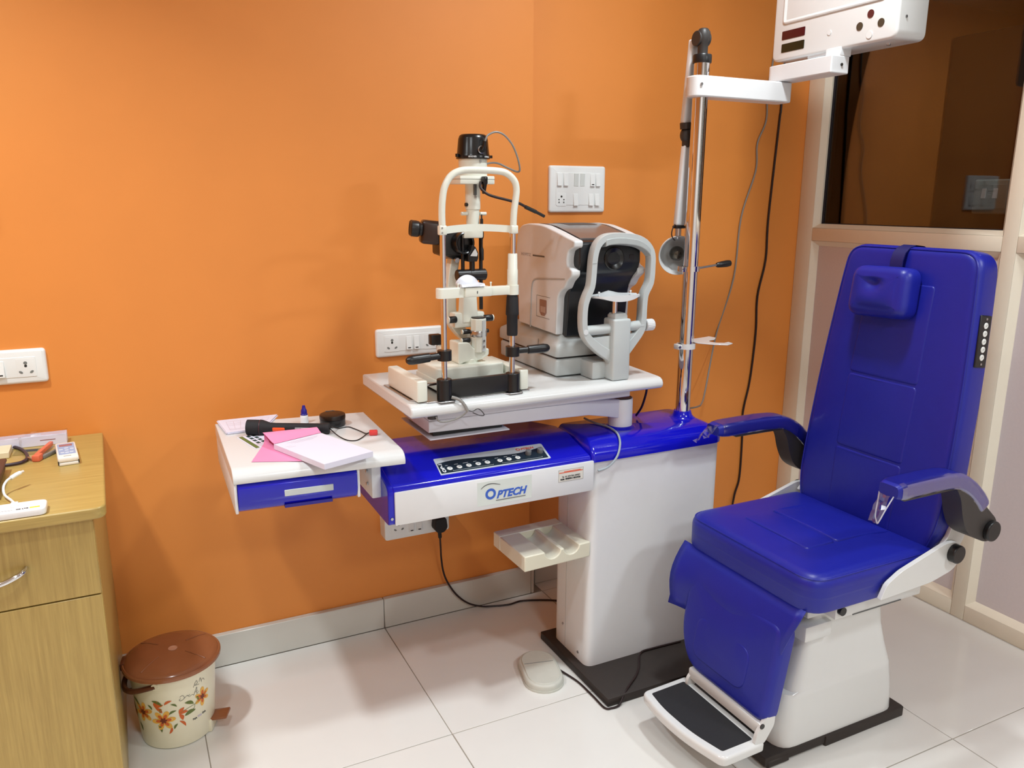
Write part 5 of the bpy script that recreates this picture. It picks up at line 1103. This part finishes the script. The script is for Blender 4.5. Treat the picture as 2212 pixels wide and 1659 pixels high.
to.part('switch', MB(tM).rbox(0.068, 0.100, -0.0052, 0.0052, 0.010, 0.0152, 0.003, 2), ORNG)
to.part('label', MB(tM).rbox(0.126, 0.178, -0.0055, 0.0055, 0.009, 0.0134, 0.001, 1), mat('grey_label', (176, 176, 182), 0.4))
to.part('label_print', merge(*[MB(tM).cyl((x, 0, 0.0130), (x, 0, 0.0136), 0.0042, n=14) for x in (0.141, 0.166)]), INKK)
# wrist cord with a red bead
tc2 = Thing('wrist_cord', (0.5, -0.36, T), 'black looped wrist cord with a red bead tied to the torch tail', 'cord')
tc2.part('cord', MB().tube([tuple(tB + Vector((-0.002, 0, 0.002))), (0.470, -0.372, T + 0.006), (0.478, -0.402, T + 0.002), (0.488, -0.434, T + 0.002), (0.506, -0.444, T + 0.002), (0.524, -0.430, T + 0.002), (0.541, -0.410, T + 0.003), (0.551, -0.406, T + 0.006)], 0.0014, n=8), BLACKP)
tc2.part('cord', MB().tube([tuple(tB + Vector((0.004, 0.0, 0.004))), (0.490, -0.318, T + 0.003), (0.520, -0.312, T + 0.002), (0.531, -0.338, T + 0.002), (0.540, -0.370, T + 0.002), (0.545, -0.397, T + 0.003), (0.552, -0.405, T + 0.006)], 0.0014, n=8), BLACKP)
tc2.part('bead', MB(Matrix.Translation((0.562, -0.412, T)) @ Matrix.Rotation(math.radians(-15), 4, 'Z')).rbox(-0.011, 0.011, -0.007, 0.007, 0.0005, 0.014, 0.003, 2), RED)
# black round case
cc = Thing('round_case', (0.489, -0.270, T), 'round black case with a domed lid behind the torch', 'case')
cc.part('base', MB().lathe([(0.033, 0), (0.0345, 0.002), (0.0345, 0.0195)], (0.489, -0.270, T + .0002), n=48), BLACKP)
cld = cc.part('lid', MB().lathe([(0.0345, 0.0203), (0.0352, 0.0208), (0.0352, 0.028), (0.034, 0.0315), (0.030, 0.0335), (0.015, 0.0345), (0, 0.0347)], (0.489, -0.270, T), n=48), mat('dark_brown_black_lid', (34, 24, 20), 0.3))
cc.part('lid_lettering', text_mb('KHIPL', 0.010, (0.476, -0.2455, T + 0.0340), (1, -0.1, 0), (0.1, 1, 0), 0.0003, width=0.026), INKG, cld)
# eye-drop bottle
eb = Thing('dropper_bottle', (0.4235, -0.214, T), 'small white eye drop bottle with a navy cap', 'bottle')
eb.part('bottle', MB().lathe([(0.0105, 0), (0.0113, 0.001), (0.0113, 0.0165), (0.0105, 0.0205), (0.0085, 0.0225), (0.0085, 0.0245)], (0.4235, -0.214, T + .0002), n=28), mat('white_bottle_plastic', (238, 240, 244), 0.3))
eb.part('cap', MB().lathe([(0.0098, 0.0235), (0.0098, 0.0255), (0.0085, 0.027), (0.0082, 0.036), (0.0055, 0.041), (0.0042, 0.0475), (0.0038, 0.050), (0.0, 0.0505)], (0.4235, -0.214, T), n=24), NAVY)
# printed card
cdo = [(0.2345, -0.281), (0.2625, -0.403), (0.318, -0.372), (0.292, -0.262)]
cd = Thing('printed_card', (0.27, -0.33, T), 'small printed card with an olive green stripe under the torch', 'card')
cd.part('card', MB().prism(cdo, lambda a, b, h: (a, b, h), T + 0.0002, T + 0.0007), PAPER)
def cq(u, v, z=T + 0.0009):
    p = (Vector(cdo[0]) * (1 - v) + Vector(cdo[1]) * v) * (1 - u) + (Vector(cdo[3]) * (1 - v) + Vector(cdo[2]) * v) * u; return (p.x, p.y, z)
cd.part('stripe', MB().add([cq(.06, .02), cq(.06, .98), cq(.24, .98), cq(.24, .02)], [(0, 1, 2, 3)]), mat('olive_print', (100, 116, 62), 0.5))
ic = MB()
for v in (.05, .23, .41, .59):
    for u in (.36, .6): ic.add([cq(u, v), cq(u + .015, v + .13), cq(u + .17, v + .13), cq(u + .15, v + .01)], [(0, 1, 2, 3)])
cd.part('icons', ic, mat('dark_green_print', (44, 66, 60), 0.5))
# pink sheet, its back edge rolled forward over the pad
pe0, pe1 = Vector((0.238, -0.503, 0)), Vector((0.405, -0.572, 0))       # free end under the pad
pa0, pa1 = Vector((0.287, -0.372, 0)), Vector((0.428, -0.352, 0))       # axis of the roll
pb0, pb1 = Vector((0.304, -0.432, 0)), Vector((0.431, -0.384, 0))       # bound to the pad's back edge
rows = []
for i in range(11):
    u = i / 10; e = pe0.lerp(pe1, u); a_ = pa0.lerp(pa1, u); b_ = pb0.lerp(pb1, u); d = (a_ - e).normalized(); R = 0.0150 - 0.004 * u
    row = [e + Vector((0, 0, T + 0.0011)), e.lerp(a_, 0.5) + Vector((0, 0, T + 0.0011))]
    for k in range(11):
        q = math.pi * k / 10; row.append(a_ + d * (R * math.sin(q)) + Vector((0, 0, T + 0.0011 + R * (1 - math.cos(q)))))
    for k in (0.2, 0.4, 0.6, 0.8, 1.0):
        row.append(a_.lerp(b_, k) + Vector((0, 0, T + 0.0011 + 2 * R - (2 * R - 0.0155) * k * k * (3 - 2 * k))))
    rows.append([tuple(p) for p in row])
pk = single('pink_sheet', MB().loft(rows, False), PINK, 'pink sheet of paper rolled back under the white notepad', 'paper', angle=70)
# notepad
no = [(0.303, -0.430), (0.380, -0.637), (0.508, -0.592), (0.431, -0.383)]
npd = Thing('notepad', (0.405, -0.51, T), 'thick white notepad lying over the pink sheet and the table edge', 'notepad')
npd.part('pages', MB().prism(no, lambda a, b, h: (a, b, h), T + 0.002, T + 0.0150), PAPER, bevel=0.0006)
npd.part('top_page', MB().prism(no, lambda a, b, h: (a, b, h), T + 0.0152, T + 0.0155), PAPER)
def nq(u, v): 
    p = (Vector(no[0]) * (1 - u) + Vector(no[3]) * u) * (1 - v) + (Vector(no[1]) * (1 - u) + Vector(no[2]) * u) * v; return p
pr2 = MB()
def nline(u0, v0, u1, v1, w):
    a = nq(u0, v0); b = nq(u1, v1); n_ = Vector((-(b - a).y, (b - a).x)).normalized() * w; z = T + 0.0157
    pr2.add([(*(a + n_), z), (*(b + n_), z), (*(b - n_), z), (*(a - n_), z)], [(0, 1, 2, 3)])
for k, (v, a, b) in enumerate(((0.07, .2, .85), (0.10, .25, .8), (0.13, .3, .7), (0.19, .06, .18), (0.235, .06, .22))): nline(a, v, b, v, 0.0006 if k < 3 else 0.0005)
npd.part('letterhead', pr2, mat('pale_letterhead', (190, 186, 204), 0.6))

# ------------------------------------------------------------------ things on the desk (top at z = 0.78)
Dz = 0.78
RM = Matrix.Translation((-0.1585, -0.205, Dz)) @ Matrix.Rotation(math.radians(5.5), 4, 'Z')
rm = Thing('controller', (-0.1585, -0.205, Dz), 'white hand controller with a blue keypad and red display on the desk', 'remote')
rm.part('case', merge(MB(RM).rbox(-0.0225, 0.0225, -0.070, 0.070, 0.0003, 0.008, 0.002, 2), MB(RM).rbox(-0.0225, 0.0225, -0.070, 0.070, 0.0085, 0.020, 0.003, 2)), mat('white_device_plastic', (236, 230, 222), 0.35))
rm.part('keypad', MB(RM).prism(rrect(-0.0185, 0.0185, -0.040, 0.058, 0.002), lambda a, b, h: (a, b, h), 0.0199, 0.0204), mat('pale_blue_keypad', (150, 172, 206), 0.4))
rm.part('display', MB(RM).prism(rrect(-0.0145, 0.0145, 0.032, 0.050, 0.001), lambda a, b, h: (a, b, h), 0.0204, 0.0208), mat('dull_red_display', (158, 106, 112), 0.3))
for x, y in ((0, 0.014), (-0.012, 0.004), (0.012, 0.004), (0, -0.006), (-0.010, -0.024), (0.0, -0.026), (0.010, -0.024)):
    rm.part('key', MB(RM).prism(rrect(x - 0.0042, x + 0.0042, y - 0.004, y + 0.004, 0.0015), lambda a, b, h: (a, b, h), 0.0204, 0.0210), mat('pale_key', (206, 216, 228), 0.4))
rm.part('print', MB(RM).box(-0.009, 0.007, -0.056, -0.053, 0.0199, 0.0202), INKG)
rm.part('end_clip', merge(MB(RM).box(-0.0229, -0.0205, -0.0706, -0.066, 0.003, 0.012), MB(RM).box(0.0205, 0.0229, -0.0706, -0.066, 0.003, 0.012)), BLACKP)
lb = Thing('wrapped_carton', (-0.26, -0.045, Dz), 'long white carton in clear plastic at the back of the desk', 'box')
lb.part('carton', MB().rbox(-0.40, -0.164, -0.070, -0.034, Dz + 0.0003, Dz + 0.027, 0.001, 1), PAPER)
lb.part('print', MB().box(-0.225, -0.19, -0.0703, -0.0698, Dz + 0.014, Dz + 0.016), mat('red_brown_print', (150, 104, 104), 0.5))
lb.part('wrapper', crumple(lambda u, v: (-0.40 + 0.238 * u, -0.072 + 0.042 * v, Dz + 0.0285 + 0.008 * math.sin(math.pi * v) * (0.4 + 0.6 * math.sin(7 * u) ** 2)), 20, 5, 0.0014, 4), WRAP, angle=10)
lb.part('wrapper_fold', crumple(lambda u, v: (-0.272 + 0.006 * v, -0.0715 + 0.002 * u, Dz + 0.003 + 0.027 * u), 6, 2, 0.001, 8), mat('cloudy_plastic_fold', (222, 214, 214), 0.35, alpha=0.5), angle=10)
# coral clip tool
ct = Thing('clip_tool', (-0.215, -0.16, Dz), 'coral and grey hinged clip lying on the desk behind the controller', 'clip')
CORAL = mat('coral_plastic', (220, 110, 80), 0.4)
CM = Matrix.Translation((-0.222, -0.200, Dz)) @ Matrix.Rotation(math.radians(72), 4, 'Z')
ct.part('jaw', MB(CM).rbox(-0.014, 0.012, -0.009, 0.009, 0.0003, 0.016, 0.003, 2), CORAL)
ct.part('upper_arm', MB(CM @ Matrix.Rotation(math.radians(4), 4, 'Z')).rbox(0.008, 0.115, 0.000, 0.010, 0.004, 0.015, 0.002, 2), CORAL)
ct.part('lower_arm', MB(CM @ Matrix.Rotation(math.radians(-12), 4, 'Z')).rbox(0.008, 0.10, -0.010, -0.002, 0.0005, 0.010, 0.002, 2), mat('slate_plastic', (122, 122, 118), 0.4))
ct.part('hook', MB().tube([(-0.228, -0.207, Dz + 0.004), (-0.236, -0.200, Dz + 0.006), (-0.243, -0.190, Dz + 0.007)], 0.003, n=8), STEEL)
single('coiled_cable', MB().tube([(-0.40, -0.05, Dz + .0045), (-0.35, -0.05, Dz + .0045), (-0.312, -0.052, Dz + .0045), (-0.282, -0.070, Dz + .005), (-0.258, -0.118, Dz + .005), (-0.246, -0.178, Dz + .005), (-0.252, -0.212, Dz + .005), (-0.272, -0.222, Dz + .0045), (-0.31, -0.224, Dz + .0045), (-0.36, -0.23, Dz + .0045)], 0.004, n=10), mat('dark_violet_cable', (50, 34, 44), 0.4), 'thick dark looped cable on the desk', 'cable')
BRC = mat('dark_brown_leather', (78, 50, 40), 0.45, noise=0.06, bump=0.1)
bcs = Thing('brown_case', (-0.35, -0.36, Dz), 'dark brown case standing at the edge of the view on the desk', 'case')
bcs.part('shell', MB().rbox(-0.44, -0.282, -0.47, -0.262, Dz + 0.0003, Dz + 0.024, 0.010, 3), BRC)
bcs.part('flap', MB().rbox(-0.445, -0.278, -0.475, -0.258, Dz + 0.0245, Dz + 0.032, 0.006, 3), BRC)
dg = Thing('white_dongle', (-0.27, -0.59, Dz), 'flat white device with a yellow label at the front of the desk', 'device')
DGM = Matrix.Translation((-0.268, -0.578, Dz)) @ Matrix.Rotation(math.radians(-1), 4, 'Z')
dg.part('case', MB().puff(rrect(-0.36, -0.179, -0.604, -0.548, 0.014), 0.0165, 0.004, lambda a, b, h: (a, b, Dz + 0.0003 + h), rb=0.004), mat('white_gloss_plastic', (240, 240, 240), 0.2))
dg.part('label', MB().box(-0.208, -0.190, -0.596, -0.589, Dz + 0.0166, Dz + 0.0170), mat('yellow_label', (216, 206, 40), 0.5))
dg.part('print', merge(text_mb('4G LTE', 0.006, (-0.232, -0.596, Dz + 0.0170), (1, 0, 0), (0, 1, 0), 0.0003, width=0.022), MB().box(-0.285, -0.238, -0.5955, -0.594, Dz + 0.0166, Dz + 0.0169)), INKK)
dg.part('power_ring', MB().lathe([(0.008, 0), (0.008, .0005), (0.0065, .0005), (0.0065, 0)], (-0.236, -0.572, Dz + 0.0166), n=24, cap0=False, cap1=False), mat('pale_ring', (190, 194, 194), 0.4))
ul = Thing('usb_lead', (-0.25, -0.5, Dz), 'short white lead curving up from the flat white device', 'cable')
ul.part('plug', MB(Matrix.Translation((-0.240, -0.545, Dz)) ).rbox(-0.008, 0.006, -0.004, 0.022, 0.003, 0.011, 0.002, 2), PLATEW)
ul.part('cord', MB().tube([(-0.241, -0.525, Dz + .007), (-0.250, -0.500, Dz + .007), (-0.265, -0.465, Dz + .010), (-0.268, -0.440, Dz + .020), (-0.262, -0.425, Dz + .028), (-0.254, -0.417, Dz + .031)], 0.0026, n=8), PLATEW)
ul.part('connector', MB().tube([(-0.256, -0.419, Dz + .030), (-0.246, -0.409, Dz + .0335), (-0.239, -0.401, Dz + .0345)], 0.0048, n=12, sub=3), PLATEW)
ul.part('metal_tip', MB().tube([(-0.239, -0.401, Dz + .0345), (-0.233, -0.395, Dz + .0355)], 0.003, n=8, sub=1), mat('pale_metal', (216, 204, 190), 0.4))
single('cream_box', MB().rbox(-0.36, -0.287, -0.150, -0.078, Dz + 0.0003, Dz + 0.015, 0.001, 1), mat('cream_carton', (226, 214, 182), 0.6), 'small cream carton partly out of view on the desk', 'box')
sc_ = Thing('printed_strip', (-0.245, -0.11, Dz), 'small dark printed strip lying behind the coral clip', 'card')
sc_.part('strip', MB().prism([(-0.283, -0.134), (-0.226, -0.142), (-0.222, -0.092), (-0.278, -0.084)], lambda a, b, h: (a, b, h), Dz + .0002, Dz + .0008), mat('olive_brown_print', (140, 120, 66), 0.5))
sc_.part('dark_print', MB().prism([(-0.262, -0.112), (-0.230, -0.116), (-0.228, -0.096), (-0.26, -0.092)], lambda a, b, h: (a, b, h), Dz + .0008, Dz + .0010), INKK)

# ------------------------------------------------------------------ cords
pw = Thing('power_cord', (0.88, -0.07, 0.35), 'black power cord with a three-pin plug hanging from the low socket box', 'power cord')
pw.part('plug', merge(MB().prism(rpoly([(0.848, 0.350), (0.860, 0.335), (0.882, 0.335), (0.895, 0.350), (0.890, 0.385), (0.853, 0.385)], 0.008, 4), lambda a, b, h: (a, h, b), -0.088, -0.0525), MB().tube([(0.871, -0.07, 0.338), (0.872, -0.07, 0.322), (0.873, -0.069, 0.31)], 0.0062, n=10, sub=3)), BLACKR, bevel=0.004)
pw.part('cord', MB().tube([(0.873, -0.069, 0.312), (0.877, -0.062, 0.275), (0.884, -0.048, 0.225), (0.896, -0.036, 0.165), (0.914, -0.033, 0.118), (0.945, -0.034, 0.068), (0.985, -0.036, 0.030), (1.03, -0.042, 0.010), (1.07, -0.048, 0.0036), (1.13, -0.064, 0.0036), (1.19, -0.062, 0.0036), (1.286, -0.105, 0.0036), (1.34, -0.16, 0.0036), (1.36, -0.25, 0.0036)], 0.0033, n=8), BLACKC)
single('wall_cord', MB().tube([(2.30, 0.052, 2.10), (2.291, 0.055, 1.92), (2.274, 0.055, 1.812), (2.278, 0.055, 1.703), (2.242, 0.055, 1.617), (2.243, 0.055, 1.515), (2.186, 0.055, 1.34), (2.169, 0.055, 1.109), (2.10, 0.055, 0.893), (1.99, -0.03, 0.700), (1.90, -0.12, 0.672), (1.76, -0.26, 0.705), (1.60, -0.37, 0.7405)], 0.0032, n=8), GREYC, 'thin grey cable hanging down the orange wall behind the pole', 'cable')
single('wall_cord', MB().tube([(2.349, 0.054, 2.10), (2.349, 0.055, 1.766), (2.345, 0.055, 1.70), (2.326, 0.055, 1.339), (2.328, 0.055, 1.176), (2.299, 0.055, 1.029), (2.304, 0.055, 0.878), (2.291, 0.055, 0.686), (2.266, 0.055, 0.551), (2.272, 0.055, 0.43), (2.272, 0.055, 0.266), (2.25, 0.053, 0.191), (2.22, 0.036, 0.10), (2.20, 0.02, 0.0042), (2.1, -0.1, 0.0042)], 0.0042, n=8), BLACKC, 'dark cable hanging straight down the orange wall beside the window frame', 'cable')
single('floor_cable', MB().tube([(1.088, -0.502, 0.010), (1.097, -0.512, 0.005), (1.113, -0.573, 0.0035), (1.116, -0.650, 0.0035), (1.117, -0.712, 0.0035), (1.135, -0.7225, 0.0035), (1.160, -0.722, 0.006), (1.185, -0.708, 0.022), (1.215, -0.688, 0.0295), (1.262, -0.655, 0.0295), (1.296, -0.622, 0.0295), (1.345, -0.560, 0.0295), (1.40, -0.555, 0.0295), (1.50, -0.56, 0.0295)], 0.0031, n=8), BLACKC, 'thin black cable running from the foot pedal over the dark base plate', 'cable')
single('table_cord', MB().tube([(1.400, -0.460, 0.859), (1.412, -0.440, 0.83), (1.420, -0.410, 0.78), (1.425, -0.375, 0.743)], 0.0036, n=8), BLACKC, 'short dark cord dropping from under the white instrument table', 'cord')
single('grey_lead', MB().tube([(1.255, -0.34, 0.745), (1.262, -0.39, 0.7425), (1.272, -0.43, 0.7425), (1.272, -0.475, 0.7425), (1.262, -0.520, 0.738), (1.247, -0.552, 0.720), (1.228, -0.566, 0.690), (1.20, -0.566, 0.665), (1.168, -0.563, 0.657)], 0.0032, n=8), mat('pale_grey_lead', (158, 170, 176), 0.4), 'pale grey lead draped over the front of the blue column top', 'cable')
